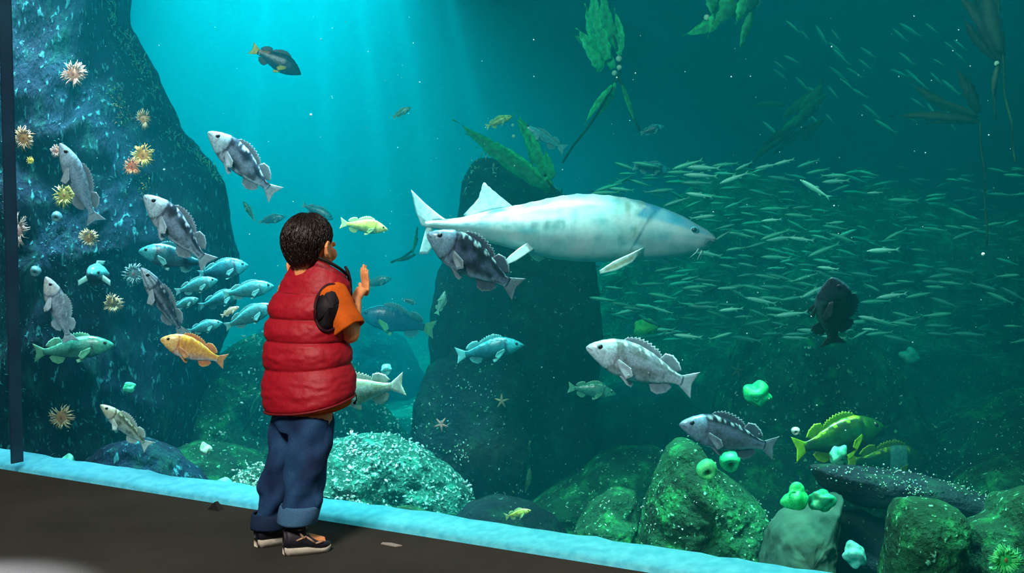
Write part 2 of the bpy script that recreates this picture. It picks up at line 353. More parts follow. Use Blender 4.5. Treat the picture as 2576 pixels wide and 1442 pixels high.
rock('rock', 'big green front boulder under the lower mottled silver fish', [(1580, 1560), (1600, 1400), (1620, 1290), (1650, 1190), (1680, 1125), (1705, 1104), (1750, 1112), (1790, 1165), (1860, 1220), (1915, 1270), (1935, 1350), (1930, 1560)], (1770, 1330), 0.85, 0.30, M['rock_green'], 0.08, 4.0, 36, 180, 11, 'front')
rock('rock', 'upright grey-green boulder with straight right edge by the tank bottom', [(1905, 1560), (1925, 1400), (1940, 1325), (1975, 1285), (2040, 1254), (2112, 1240), (2108, 1310), (2092, 1400), (2088, 1560)], (2010, 1400), 0.55, 0.2, plain('grey_green_rock', (0.018, 0.085, 0.060), (0.04, 0.15, 0.10), 14, 0.85, 0.8, 0.01), 0.04, 5.0, 28, 140, 12, 'upright')
rock('rock', 'rounded green rock with a lit left face in the lower right corner', [(2212, 1560), (2222, 1400), (2240, 1300), (2262, 1252), (2330, 1250), (2400, 1272), (2440, 1320), (2430, 1400), (2400, 1560)], (2320, 1400), 0.5, 0.18, M['rock_green'], 0.05, 4.0, 28, 140, 13, 'round')
rock('rock', 'dark green rock stack at the right edge of the tank bottom', [(2395, 1560), (2410, 1400), (2430, 1315), (2490, 1290), (2530, 1240), (2600, 1215), (2750, 1210), (2750, 1560)], (2560, 1400), 0.75, 0.25, M['rock_green'], 0.08, 4.0, 28, 140, 14, 'stack')
rock('rock', 'distant speckled rock slope along the right side of the tank', [(2280, 1330), (2320, 1130), (2400, 1050), (2500, 1000), (2620, 970), (2800, 950), (2800, 1330)], (2540, 1180), 3.0, 0.5, M['rock_green'], 0.12, 2.5, 30, 150, 15, 'far')
rock('rock', 'long dark rock ledge with a pale crusted rim at lower right', [(2035, 1172), (2100, 1168), (2200, 1178), (2320, 1196), (2420, 1222), (2500, 1262), (2540, 1310), (2450, 1310), (2300, 1290), (2150, 1270), (2060, 1220)], (2290, 1232), 1.0, 0.2, M['rock_dark'], 0.03, 6.0, 24, 150, 16, 'ledge')
rock('rock', 'small rounded rock at the foot of the tall left pinnacle', [(120, 1290), (180, 1180), (270, 1120), (360, 1100), (440, 1130), (500, 1180), (560, 1260), (600, 1340), (300, 1340)], (350, 1230), 0.62, 0.2, M['rock_blue'], 0.07, 3.5, 28, 140, 17, 'foot')
rock('rock', 'dark blue-green boulder rising behind the ledge left of the jeans', [(380, 1480), (400, 1250), (430, 1140), (500, 1105), (580, 1115), (660, 1140), (730, 1190), (760, 1300), (760, 1480)], (570, 1280), 1.25, 0.3, M['rock_green'], 0.08, 3.5, 30, 140, 21, 'jeansrock')
rock('rock', 'pale crusted rock just behind the child\'s left shin', [(560, 1300), (562, 1225), (590, 1195), (640, 1172), (700, 1175), (740, 1220), (745, 1320)], (655, 1250), 0.55, 0.12, M['rock_bright'], 0.03, 6, 24, 110, 22, 'shin')
rock('rock', 'black-green rock sunk in the hollow at the bottom centre', [(1120, 1520), (1130, 1330), (1170, 1270), (1240, 1245), (1330, 1260), (1400, 1300), (1450, 1380), (1450, 1520)], (1280, 1400), 1.15, 0.25, M['rock_dark'], 0.07, 4, 28, 140, 23, 'hollow')
rock('rock', 'dark rock wedged between the upright boulder and the round one', [(2060, 1560), (2075, 1330), (2110, 1290), (2170, 1285), (2230, 1310), (2260, 1400), (2260, 1560)], (2160, 1430), 0.95, 0.2, M['rock_dark'], 0.06, 5, 26, 130, 24, 'wedge')
rock('rock', 'mossy rock heap behind the end of the long ledge', [(2350, 1420), (2370, 1240), (2420, 1180), (2500, 1150), (2600, 1130), (2760, 1120), (2760, 1420)], (2560, 1270), 1.7, 0.3, M['rock_green'], 0.09, 4, 28, 140, 25, 'heap')
rock('rock', 'broad dim rock shelf spreading behind the green front boulder', [(1650, 1420), (1680, 1230), (1760, 1150), (1900, 1120), (2060, 1120), (2200, 1160), (2330, 1250), (2360, 1420)], (2000, 1280), 1.9, 0.35, M['rock_green'], 0.12, 3, 32, 160, 26, 'shelf')
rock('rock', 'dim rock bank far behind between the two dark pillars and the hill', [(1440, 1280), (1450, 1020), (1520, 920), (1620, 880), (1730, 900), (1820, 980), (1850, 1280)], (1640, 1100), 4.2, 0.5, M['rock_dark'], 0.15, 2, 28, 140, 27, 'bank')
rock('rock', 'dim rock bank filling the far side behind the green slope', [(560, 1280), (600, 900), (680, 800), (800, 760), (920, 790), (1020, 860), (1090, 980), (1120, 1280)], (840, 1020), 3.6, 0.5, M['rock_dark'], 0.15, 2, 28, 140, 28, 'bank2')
rock('rock', 'broad dim green reef bank spreading far behind the silver shoal', [(1480, 1300), (1500, 700), (1540, 590), (1610, 520), (1700, 505), (1790, 440), (1900, 425), (1990, 470), (2100, 500), (2210, 450), (2330, 480), (2450, 560), (2560, 520), (2750, 560), (2900, 1300)], (2180, 900), 4.9, 0.6, M['rock_reef'], 0.22, 1.6, 44, 220, 29, 'reef')
WH = [(0.7, 0.95, 0.85), (0.45, 0.85, 0.7), (0.8, 0.95, 0.9), (0.3, 0.7, 0.5)]
TQ = [(0.3, 0.8, 0.65), (0.15, 0.6, 0.45), (0.55, 0.95, 0.85)]
GR = [(0.12, 0.5, 0.2), (0.25, 0.7, 0.35), (0.5, 0.85, 0.6), (0.7, 0.9, 0.8)]
growth('mussels', 'crust of tiny white mussels on the turquoise rock', 'bright', [(700, 1090), (1220, 1090), (1220, 1400), (700, 1400)], 1500, .004, .013, WH + TQ, 'mussels', 'shell', 2)
growth('barnacles', 'pale barnacles sprinkled over the green slope behind the boy', 'slope', [(420, 830), (1100, 830), (1100, 1340), (420, 1340)], 1200, .004, .012, TQ + WH, shape='shell', seed=3)
growth('barnacles', 'tiny pale barnacles dotting the rounded mound before the dark pillar', 'mid', [(1000, 850), (1340, 850), (1340, 1340), (1000, 1340)], 420, .002, .007, TQ + GR, shape='shell', seed=4)
growth('barnacles', 'white barnacles dotting the big front boulder', 'front', [(1580, 1100), (1940, 1100), (1940, 1500), (1580, 1500)], 320, .0015, .005, WH + GR, shape='shell', seed=5)
growth('barnacles', 'pale crust along the rim of the long rock ledge', 'ledge', [(2030, 1150), (2560, 1190), (2560, 1320), (2400, 1240), (2030, 1195)], 420, .0012, .0035, TQ + GR, seed=6)
growth('barnacles', 'scattered pale barnacles on the large green hill', 'hill', [(1740, 700), (2420, 700), (2420, 1300), (1740, 1300)], 420, .003, .009, GR, shape='shell', seed=7)
growth('barnacles', 'specks of pale growth on the distant right slope', 'far', [(2280, 940), (2800, 940), (2800, 1330), (2280, 1330)], 300, .003, .007, GR, shape='shell', seed=8)
growth('seaweed_fringe', 'bright green seaweed fringe down the edge of the tall pinnacle', 'left', [(290, -50), (312, 60), (348, 118), (384, 180), (412, 250), (448, 325), (488, 368), (528, 405), (570, 445), (560, 470), (500, 420), (460, 360), (425, 320), (392, 250), (362, 180), (330, 125), (298, 60), (280, -50)], 520, .006, .016, [(0.10, 0.55, 0.28), (0.18, 0.75, 0.45), (0.05, 0.35, 0.22)], 'seaweed', 'tuft', 9)
growth('seaweed_fringe', 'green and orange seaweed streak above the double anemone', 'left', [(325, 245), (345, 240), (385, 330), (420, 420), (430, 520), (420, 520), (395, 400), (350, 320)], 160, .005, .013, [(0.10, 0.40, 0.14), (0.5, 0.25, 0.06), (0.2, 0.45, 0.18)], 'seaweed', 'tuft', 10)
growth('seaweed_tufts', 'sparse green tufts scattered over the tall blue pinnacle', 'left', [(0, 0), (300, 0), (560, 440), (580, 800), (450, 1300), (0, 1300)], 1500, .003, .010, [(0.04, 0.3, 0.2), (0.03, 0.22, 0.26), (0.10, 0.45, 0.45), (0.2, 0.45, 0.55)], 'seaweed', 'tuft', 11)
growth('barnacles', 'white specks dotting the green slab beside the crevice', 'slab', [(1400, 1200), (1620, 1200), (1620, 1520), (1400, 1520)], 200, .002, .005, WH + GR, shape='shell', seed=12)
growth('pebbles', 'pale pebbles and shell grit dusted on the low centre boulder', 'lowc', [(1310, 1110), (1720, 1110), (1720, 1450), (1310, 1450)], 200, .002, .006, GR, 'pebbles', 'shell', seed=13)
growth('barnacles', 'faint moss beads along the arched top of the dark pillar', 'pillar', [(1130, 380), (1400, 380), (1420, 500), (1380, 500), (1290, 450), (1200, 430), (1175, 560), (1130, 640)], 160, .006, .016, GR, shape='tuft', seed=14)
growth('barnacles', 'pale crust on the rock behind the child\'s left shin', 'shin', [(500, 1100), (800, 1100), (800, 1330), (500, 1330)], 420, .004, .010, WH, shape='shell', seed=15)
growth('barnacles', 'specks of growth on the boulder left of the jeans', 'jeansrock', [(380, 1100), (800, 1100), (800, 1480), (380, 1480)], 220, .002, .006, GR, shape='shell', seed=16)
growth('barnacles', 'specks of growth on the dim shelf behind the front boulder', 'shelf', [(1650, 1100), (2400, 1100), (2400, 1420), (1650, 1420)], 300, .002, .006, GR, shape='shell', seed=17)
# ------------------------------------------------------------------ fish
PROF = {   # t, top, bottom, half width, as shares of the whole length
 'rock': [(0, .004, -.012, .004), (.02, .030, -.030, .020), (.06, .060, -.050, .038), (.12, .096, -.078, .055), (.20, .130, -.108, .068), (.30, .150, -.130, .073), (.42, .150, -.132, .068), (.54, .130, -.115, .056), (.66, .095, -.085, .040), (.75, .062, -.058, .026), (.82, .044, -.040, .016), (.88, .042, -.038, .010)],
 'perch': [(0, .004, -.010, .004), (.03, .035, -.028, .022), (.08, .072, -.052, .042), (.15, .115, -.085, .060), (.24, .155, -.115, .074), (.34, .172, -.130, .078), (.46, .160, -.125, .070), (.58, .125, -.100, .052), (.70, .080, -.066, .034), (.78, .052, -.045, .020), (.86, .045, -.040, .010)],
 'slim': [(0, .003, -.006, .003), (.03, .020, -.020, .014), (.08, .038, -.036, .026), (.16, .058, -.056, .038), (.28, .072, -.074, .046), (.42, .074, -.078, .046), (.56, .064, -.066, .036), (.70, .042, -.044, .022), (.80, .026, -.026, .012), (.87, .024, -.022, .006)],
}
def lerpprof(pr, t):
    for i in range(len(pr) - 1):
        if t <= pr[i + 1][0]:
            q = (t - pr[i][0]) / (pr[i + 1][0] - pr[i][0]); q2 = q * q * (3 - 2 * q) * 0.4 + q * 0.6
            return [pr[i][k] * (1 - q2) + pr[i + 1][k] * q2 for k in (1, 2, 3)]
    return list(pr[-1][1:])
def mixc(a, b, q): q = max(0, min(1, q)); return tuple(a[i] * (1 - q) + b[i] * q for i in range(3))
PAL = {
 'silver': dict(back=(.07, .12, .20), side=(.26, .38, .54), belly=(.45, .62, .76), head=(.45, .72, .86), dark=(.012, .022, .04), fin=(.22, .34, .42), rim=(.65, .85, .95), blotch=.9),
 'dusky': dict(back=(.015, .025, .05), side=(.07, .11, .20), belly=(.18, .30, .42), head=(.15, .30, .42), dark=(.008, .01, .02), fin=(.05, .09, .14), rim=(.3, .45, .5), blotch=1.0),
 'pale': dict(back=(.45, .62, .75), side=(.50, .68, .85), belly=(.60, .78, .90), head=(.70, .88, .95), dark=(.08, .16, .28), fin=(.45, .70, .85), rim=(.8, .95, 1), blotch=.45),
 'teal': dict(back=(.03, .38, .42), side=(.01, .17, .21), belly=(.02, .10, .14), head=(.04, .42, .48), dark=(.005, .05, .09), fin=(.05, .35, .36), rim=(.25, .8, .8), blotch=.6),
 'green': dict(back=(.06, .40, .26), side=(.05, .30, .22), belly=(.03, .20, .15), head=(.06, .38, .26), dark=(.01, .08, .08), fin=(.08, .42, .25), rim=(.3, .8, .5), blotch=.35),
 'orange': dict(back=(.95, .55, .03), side=(.92, .45, .10), belly=(.75, .65, .62), head=(.95, .62, .22), dark=(.55, .12, .05), fin=(.75, .28, .10), rim=(.95, .7, .3), blotch=.4),
 'yellow': dict(back=(.55, .72, .08), side=(.60, .72, .12), belly=(.15, .60, .35), head=(.70, .78, .20), dark=(.25, .30, .04), fin=(.35, .75, .35), rim=(.8, .9, .3), blotch=.6),
 'cream': dict(back=(.20, .22, .10), side=(.42, .52, .42), belly=(.60, .72, .68), head=(.55, .62, .45), dark=(.04, .05, .02), fin=(.50, .68, .62), rim=(.7, .85, .75), blotch=.7),
 'white': dict(back=(.55, .75, .62), side=(.60, .80, .70), belly=(.50, .75, .68), head=(.6, .8, .7), dark=(.30, .36, .12), fin=(.70, .90, .86), rim=(.75, .85, .6), blotch=.5),
 'moss': dict(back=(.06, .30, .01), side=(.004, .07, .02), belly=(.002, .03, .012), head=(.006, .07, .01), dark=(.002, .02, .015), fin=(.05, .22, .0), rim=(.35, .80, .01), blotch=.8),
 'navy': dict(back=(.008, .02, .03), side=(.012, .03, .045), belly=(.04, .10, .12), head=(.02, .05, .07), dark=(.004, .008, .012), fin=(.02, .05, .06), rim=(.05, .1, .1), blotch=.5),
}
def basis(hx, hy, tx, ty, d, side):
    cx, cy = (hx + tx) / 2, (hy + ty) / 2; s = depth(cx, cy, d) / F
    dx, dz = (hx - tx) * s, (ty - hy) * s; L = math.hypot(dx, dz)
    X = (RT * dx + UP * dz) / L; Z = (-RT * dz + UP * dx) / L
    want = {'u': UP, 'd': -UP, 'r': RT, 'l': -RT}[side]
    if Z.dot(want) < 0: Z = -Z
    return P(cx, cy, d), X, Z, L
def setrot(o, loc, X, Z, yaw=0, roll=0):
    Y = Z.cross(X); m = Matrix((X, Y, Z)).transposed()
    m = m @ Matrix.Rotation(yaw, 3, 'Z') @ Matrix.Rotation(roll, 3, 'X')
    o.location = loc; o.rotation_mode = 'QUATERNION'; o.rotation_quaternion = m.to_quaternion()
def fishmesh(name, label, cat, head, tail, d, prof, pal, side='u', yaw=0.0, roll=0, bend=0.0, group=None, seed=0, fat=1.0, paint=None, finscale=1.0, pect=1.0, tailc=None):
    loc, X, Z, L = basis(*head, *tail, d, side); L /= math.cos(yaw) ** 0.7
    p = PAL[pal]; pr = PROF[prof]; rnd = random.Random(seed)
    def wp(t, y, z):
        q = max(0, t - .3); return Vector((L * (.5 - t), L * (y + bend * q * q), L * z))
    so = Vector((seed * 3.7, seed, 2.2))
    def col(t, v, sy):
        nz = noise.noise(Vector((t * 9, v * 2.2, sy * .8)) + so); n2 = noise.noise(Vector((t * 26, v * 6, 5)) + so)
        c = mixc(p['side'], p['back'], (v - .25) * 2.2 + .3 * nz) if v > 0 else mixc(p['side'], p['belly'], -v * 1.3 + .3 * nz)
        if t < .27: c = mixc(p['head'], c, (t - .20) / .07 + n2 * .4)
        b = p['blotch']
        if .24 < t < .86:
            k = (0.9 if v > .42 else 0.0) - (.55 if v > .9 else 0) ; k2 = .95 if -.75 < v < -.12 and .30 < t < .72 else 0
            c = mixc(c, p['dark'], b * max(0, min(1, (k + nz * 1.3 + n2 * .5) * 1.1)))
            c = mixc(c, p['dark'], b * .85 * max(0, min(1, k2 + nz * 1.1 + n2 * .3)))
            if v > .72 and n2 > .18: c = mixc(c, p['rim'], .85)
        if abs(t - (.265 - .05 * v * v)) < .012: c = mixc(c, p['dark'], .8)
        if t < .055 and -.25 < v < .0: c = mixc(c, p['dark'], .7)
        if paint: c = paint(t, v, c)
        return c
    nt_, na = 52, 28; v = []; f = []; cc = []; tl = pr[-1][0]
    for i in range(nt_ + 1):
        t = tl * (i / nt_) ** 1.15; a, b, w = lerpprof(pr, t); a *= fat; b *= fat
        g = 1 + (.05 if t < .25 else 0) * math.sin(min(1, t / .25) * math.pi)
        for k in range(na):
            ph = 2 * math.pi * k / na; cs, sn = math.cos(ph), math.sin(ph)
            z = (a + b) / 2 + (a - b) / 2 * math.copysign(abs(cs) ** .92, cs); y = w * g * math.copysign(abs(sn) ** .85, sn)
            v.append(wp(t, y, z)); cc.append(col(t, cs, math.copysign(1, sn)))
    for i in range(nt_):
        for k in range(na): f.append([i * na + k, i * na + (k + 1) % na, (i + 1) * na + (k + 1) % na, (i + 1) * na + k])
    f += [list(range(na))[::-1], [nt_ * na + k for k in range(na)]]
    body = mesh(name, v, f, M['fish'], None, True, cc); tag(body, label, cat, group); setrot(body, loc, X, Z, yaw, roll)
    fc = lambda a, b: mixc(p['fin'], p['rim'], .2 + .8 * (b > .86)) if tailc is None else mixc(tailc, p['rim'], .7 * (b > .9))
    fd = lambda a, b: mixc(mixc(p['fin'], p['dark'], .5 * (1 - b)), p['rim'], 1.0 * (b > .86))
    def fin(nm, base, tip, jag=0.0, n=14, th=.004, c=fd):
        B = [Vector(base[0]).lerp(Vector(base[1]), 0) for _ in range(0)]; 
        def along(pts, q):
            x = q * (len(pts) - 1); i = min(int(x), len(pts) - 2); return tuple(pts[i][k] * (1 - x + i) + pts[i + 1][k] * (x - i) for k in range(3))
        m = MB(); m.strip([wp(*along(base, i / n)) for i in range(n + 1)], [wp(*along(tip, i / n)) for i in range(n + 1)], th * L, 6, c, jag)
        return m.build(nm, M['fin'], body)
    def tz(t): return lerpprof(pr, t)[0] * fat - .012
    def bz(t): return lerpprof(pr, t)[1] * fat + .012
    s = finscale
    fin('dorsal_fin', [(t, 0, tz(t)) for t in (.27, .36, .46, .56, .62)], [(.31, 0, tz(.27) + .05 * s), (.40, 0, tz(.36) + .075 * s), (.50, 0, tz(.46) + .075 * s), (.60, 0, tz(.56) + .06 * s), (.65, 0, tz(.62) + .035 * s)], .28, 22)
    fin('rear_dorsal_fin', [(t, 0, tz(t)) for t in (.62, .68, .74, .79)], [(.66, 0, tz(.62) + .07 * s), (.73, 0, tz(.68) + .095 * s), (.80, 0, tz(.74) + .08 * s), (.845, 0, tz(.79) + .035 * s)], .05, 12)
    fin('anal_fin', [(t, 0, bz(t)) for t in (.60, .66, .72, .76)], [(.65, 0, bz(.60) - .07 * s), (.71, 0, bz(.66) - .10 * s), (.78, 0, bz(.72) - .08 * s), (.81, 0, bz(.76) - .03 * s)], .05, 12)
    fin('tail_fin', [(tl - .03, 0, .036 * fat), (tl - .02, 0, .018), (tl - .02, 0, 0), (tl - .02, 0, -.018), (tl - .03, 0, -.034 * fat)], [(1.0, 0, .125 * s), (.985, 0, .07 * s), (.965, 0, 0), (.985, 0, -.07 * s), (1.0, 0, -.12 * s)], .04, 16, .006, fc)
    for sg in (1, -1):
        fin('pectoral_fin', [(.275, sg * .066, .0), (.28, sg * .068, -.03), (.285, sg * .066, -.055)], [(.40 * pect + .28 * (1 - pect), sg * .125, -.04), (.44 * pect + .28 * (1 - pect), sg * .13, -.10), (.39 * pect + .28 * (1 - pect), sg * .12, -.145)], .05, 10, .004, fc)
        fin('pelvic_fin', [(.34, sg * .025, bz(.34)), (.37, sg * .028, bz(.37)), (.39, sg * .025, bz(.39))], [(.43, sg * .045, bz(.36) - .055 * s), (.47, sg * .05, bz(.38) - .06 * s), (.48, sg * .045, bz(.4) - .02 * s)], .05, 8, .005, fc)
        e = MB(); ey = wp(.105, sg * .048, .045 * fat)
        w_ = lerpprof(pr, .105)[2]; c0 = wp(.105, sg * w_ * .86, .036 * fat)
        e.ball(c0, (.030 * L, .012 * L, .030 * L), 14, 8, mixc(p['head'], p['dark'], .35)); e.ball(c0 + Vector((0, sg * .005 * L, 0)), (.022 * L, .012 * L, .022 * L), 12, 8, (.006, .01, .015))
        e.build('eye', M['fish'], body)
    return body
R_ = math.radians
def rf(label, head, tail, d, pal='silver', side='u', **k): return fishmesh(k.pop('name', 'rockfish'), label, 'fish', head, tail, d, k.pop('prof', 'rock'), pal, side, **k)
rf('dark round fish with bright yellow tail and orange fin high in blue water', (756, 186), (632, 122), 1.4, 'navy', 'u', prof='perch', name='perch', fat=1.15, tailc=(.95, .75, .05), seed=1, yaw=R_(8),
   paint=lambda t, v, c: (.75, .28, .05) if t > .66 and v > .55 else c)
rf('silver rockfish nosing up in open water right of the tall pinnacle', (530, 334), (690, 490), 0.50, 'silver', 'u', seed=2, yaw=R_(16), fat=1.08, bend=.1)
rf('silver rockfish hanging head up beside the small pink anemone tip', (163, 362), (232, 562), 0.40, 'silver', 'r', seed=3, yaw=R_(20), fat=.85, paint=lambda t, v, c: mixc(c, (.35, .6, .8), .55))
rf('largest mottled silver rockfish before the pinnacle with a white side fin', (370, 492), (522, 668), 0.40, 'silver', 'r', seed=4, yaw=R_(14), fat=1.1)
rf('turquoise rockfish swimming level just under the largest mottled one', (352, 632), (520, 665), .48, 'teal', 'u', seed=5, yaw=R_(10), fat=1.15, bend=.2)
rf('pale blue fish hanging almost upright above the long green fish', (128, 694), (166, 866), 0.32, 'pale', 'r', seed=6, yaw=R_(24), fat=.95)
rf('slim striped silver fish hanging head up above the orange and yellow fish', (365, 672), (455, 850), 0.38, 'silver', 'r', seed=7, yaw=R_(22), fat=.78, finscale=.8, paint=lambda t, v, c: mixc(c, (.02, .08, .14), .8) if (v * 5) % 1.6 > .9 else c)
rf('long green fish pointing right behind the pale upright fish', (283, 868), (88, 888), 0.46, 'green', 'u', seed=8, yaw=R_(8), fat=1.0)
rf('bright orange and yellow rockfish with a brown hanging fin', (408, 852), (565, 912), 0.30, 'orange', 'u', seed=9, yaw=R_(14), fat=1.2, pect=1.2, tailc=(.65, .30, .12))
rf('small cream and brown fish slanting down in front of dark rock', (258, 1016), (372, 1130), 0.35, 'cream', 'u', seed=10, yaw=R_(14), fat=.85)
rf('small turquoise fish facing the glass between two tan anemones', (244, 690), (232, 700), 0.5, 'teal', 'u', seed=11, yaw=R_(0), fat=.9) if False else None
rf('teal fish with a bright back line near the rock edge above the shoal', (625, 668), (498, 690), .72, 'teal', 'u', seed=12, fat=1.35, finscale=.6)
rf('yellow-green fish swimming right beside the child\'s head', (975, 578), (856, 562), 0.8, 'yellow', 'u', prof='perch', name='perch', seed=13, yaw=R_(10), fat=1.0)
rf('dark mottled rockfish below the sturgeon\'s tail with face to the left', (1076, 588), (1306, 730), 0.42, 'dusky', 'u', seed=14, yaw=R_(10), fat=1.25)
rf('silver fish with black side stripe swimming left at lower right', (1474, 872), (1752, 972), 0.45, 'silver', 'u', seed=15, yaw=R_(6), fat=1.12, paint=lambda t, v, c: mixc(c, (.55, .72, .72), .25))
rf('dusky blue rockfish with white back spots above the green rings', (1706, 1064), (1958, 1132), 0.55, 'dusky', 'u', seed=16, yaw=R_(10), fat=1.12, paint=lambda t, v, c: mixc(c, (.16, .22, .32), .35) if v < .5 else c)
rf('moss green fish with glowing yellow back fins on the right', (2232, 1076), (1990, 1130), 0.95, 'moss', 'u', seed=17, yaw=R_(12), fat=1.25, finscale=1.1)
rf('green and gold fish lying behind the long rock ledge', (2345, 1168), (2120, 1160), 1.5, 'moss', 'u', seed=18, yaw=R_(12), fat=1.3, paint=lambda t, v, c: mixc(c, (.06, .32, .28), .8 * (.3 < t < .5)))
rf('whitish fish half hidden behind the child\'s vest with tail spread right', (800, 1006), (1018, 968), 0.35, 'white', 'u', prof='perch', name='perch', seed=19, yaw=R_(8), fat=1.05, finscale=1.15)
rf('dim teal fish facing right before the dark central pillar', (1318, 868), (1146, 896), 1.1, 'teal', 'u', prof='perch', name='perch', seed=20, fat=1.0, bend=.15)
rf('blotched green fish low in front of the dark rock rise', (1550, 992), (1428, 975), 1.2, 'green', 'u', prof='perch', name='perch', seed=21, fat=1.0)
rf('large dim blue-green fish behind the child\'s elbow', (900, 790), (1095, 830), 1.5, 'teal', 'u', prof='perch', name='perch', seed=22, fat=1.05, tailc=(.12, .5, .18), paint=lambda t, v, c: mixc(c, (.01, .12, .25), .7))
rf('tiny yellow-green fish curled above the broad green kelp blades', (1288, 292), (1222, 320), 2.2, 'yellow', 'u', seed=23, fat=1.0)
rf('slender turquoise fish slanting down right of the broad kelp blades', (1314, 314), (1422, 378), 2.0, 'teal', 'u', prof='slim', seed=24, fat=1.2, paint=lambda t, v, c: mixc(c, (.1, .6, .65), .6))
rf('small greenish fish over the bright water left of the kelp', (1035, 270), (988, 296), 2.0, 'green', 'u', prof='perch', name='perch', seed=25, fat=.9, paint=lambda t, v, c: mixc(c, (.3, .7, .4), .5))
rf('small pale-rimmed fish alone above the silver shoal', (1672, 318), (1610, 336), 2.2, 'teal', 'u', prof='perch', name='perch', seed=26, fat=.95)
rf('pale-backed fish at the upper left of the silver shoal', (1688, 432), (1592, 418), 2.2, 'teal', 'u', prof='perch', name='perch', seed=27, fat=1.0)
rf('small cream fish drifting above the teal shoal by the vest', (602, 772), (556, 796), 0.5, 'cream', 'u', seed=28, fat=1.0, paint=lambda t, v, c: mixc(c, (.7, .75, .5), .6))
rf('small bright green fish left of the child\'s hair', (612, 506), (640, 556), 1.5, 'green', 'r', seed=29, fat=.8, finscale=.6)
rf('pale green fish seen tail on near the dark pillar', (1120, 732), (1098, 792), 1.3, 'green', 'r', prof='perch', name='perch', seed=30, fat=.9, paint=lambda t, v, c: mixc(c, (.3, .65, .5), .5))
rf('small orange-gold fish low beside the tank ledge on the left', (472, 1204), (436, 1238), 0.34, 'orange', 'u', prof='perch', name='perch', seed=31, fat=1.1, yaw=R_(20))
rf('yellow arched fish by the dark hollow at the bottom centre', (1336, 1284), (1270, 1304), 0.8, 'yellow', 'u', prof='perch', name='perch', seed=32, fat=.9, finscale=1.2, bend=.6)
rf('tiny orange and yellow fish just above the blue ledge', (960, 1290), (882, 1292), 0.40, 'orange', 'u', prof='perch', name='perch', seed=33, fat=.8)
rf('dull fish fading into the dark at the left window edge', (14, 742), (-60, 640), 0.6, 'pale', 'r', seed=34, fat=.9) if False else None
# dark fish seen from above, its pale fins hanging down, at the right
rf('black fish hanging nose up with pale fin edges at the right', (2075, 692), (2112, 880), 0.6, 'navy', 'r', seed=35, yaw=R_(40), fat=1.5, finscale=1.3, pect=1.3)
# the turquoise fish that faces the glass
def frontal(label, px, py, r, d):
    p0 = P(px, py, d); s = depth(px, py, d) / F * r; m = MB()
    for i in range(1): pass
    pts = [FWD * (q * s * 2.6) for q in (-.42, -.34, -.1, .3, .8, 1.3, 1.7)]; rr = [(.12 * s, .15 * s), (.42 * s, .52 * s), (.66 * s, .86 * s), (.78 * s, 1.0 * s), (.6 * s, .8 * s), (.3 * s, .45 * s), (.1 * s, .2 * s)]
    n = 24; v = []; cc = []; f = []
    for i, (p, r2) in enumerate(zip(pts, rr)):
        for k in range(n):
            a = 2 * math.pi * k / n; v.append(p + RT * math.sin(a) * r2[0] + UP * math.cos(a) * r2[1])
            cc.append(mixc((.01, .06, .10), (.12, .75, .80), (math.cos(a) + .35) * 1.5 + .3 * noise.noise(v[-1] * 40)))
    for i in range(len(pts) - 1):
        for k in range(n): f.append([i * n + k, i * n + (k + 1) % n, (i + 1) * n + (k + 1) % n, (i + 1) * n + k])
    f += [list(range(n))[::-1], [(len(pts) - 1) * n + k for k in range(n)]]
    o = mesh('rockfish', v, f, M['fish'], None, True, cc); o.location = p0; tag(o, label, 'fish')
    for sg in (-1, 1):
        m = MB(); m.strip([RT * sg * .5 * s + UP * z * s + FWD * .3 * s for z in (.1, -.1, -.3, -.5)], [RT * sg * 1.45 * s + UP * z * s for z in (-.55, -.8, -1.0, -1.05)], .04 * s, 5, lambda a, b: (.25, .7, .65)); m.build('pectoral_fin', M['fin'], o)
        m = MB(); m.ball(RT * sg * .5 * s + UP * .15 * s + FWD * -.55 * s, (.16 * s,) * 3, 10, 8, (.01, .02, .03)); m.build('eye', M['fish'], o)
    m = MB(); m.strip([UP * .9 * s + FWD * q * s for q in (.4, 1, 1.8, 2.6, 3.2)], [UP * 1.25 * s + FWD * q * s for q in (.8, 1.4, 2.2, 3.0, 3.5)], .04 * s, 4, lambda a, b: (.3, .7, .6)); m.build('dorsal_fin', M['fin'], o)
frontal('small turquoise fish facing the glass between two tan anemones', 237, 690, 28, 0.42)
# teal shoal left of the child
TL = [((690, 720), (560, 742), .62, 'largest of the dim teal shoal close to the child\'s vest'), ((548, 705), (440, 735), .50, 'dim teal fish under the one with the bright back line'), ((610, 735), (500, 772), .66, 'dim teal fish in the middle of the shoal by the vest'),
      ((690, 768), (565, 824), .55, 'bright turquoise fish slanting up to the child\'s vest'), ((560, 812), (470, 835), .60, 'faint fish lowest in the teal shoal'), ((500, 752), (430, 776), .46, 'faint small fish at the left end of the teal shoal'),
      ((718, 545), (650, 560), 1.6, 'faint pale turquoise fish just left of the child\'s hair'), ((838, 552), (760, 515), 1.7, 'turquoise fish peeping out above the child\'s hair'), ((1050, 765), (1010, 752), 1.4, 'small green fish with a bright back behind the raised hand'),
      ((985, 700), (915, 720), 1.7, 'mottled green fish right of the raised hand')]
for i, (h, t, d, lb) in enumerate(TL): rf(lb, h, t, d, 'teal', 'u', seed=50 + i, fat=1.1, finscale=.7, paint=lambda t, v, c: mixc(c, (.06, .5, .5), .5 if v > .6 else .25))
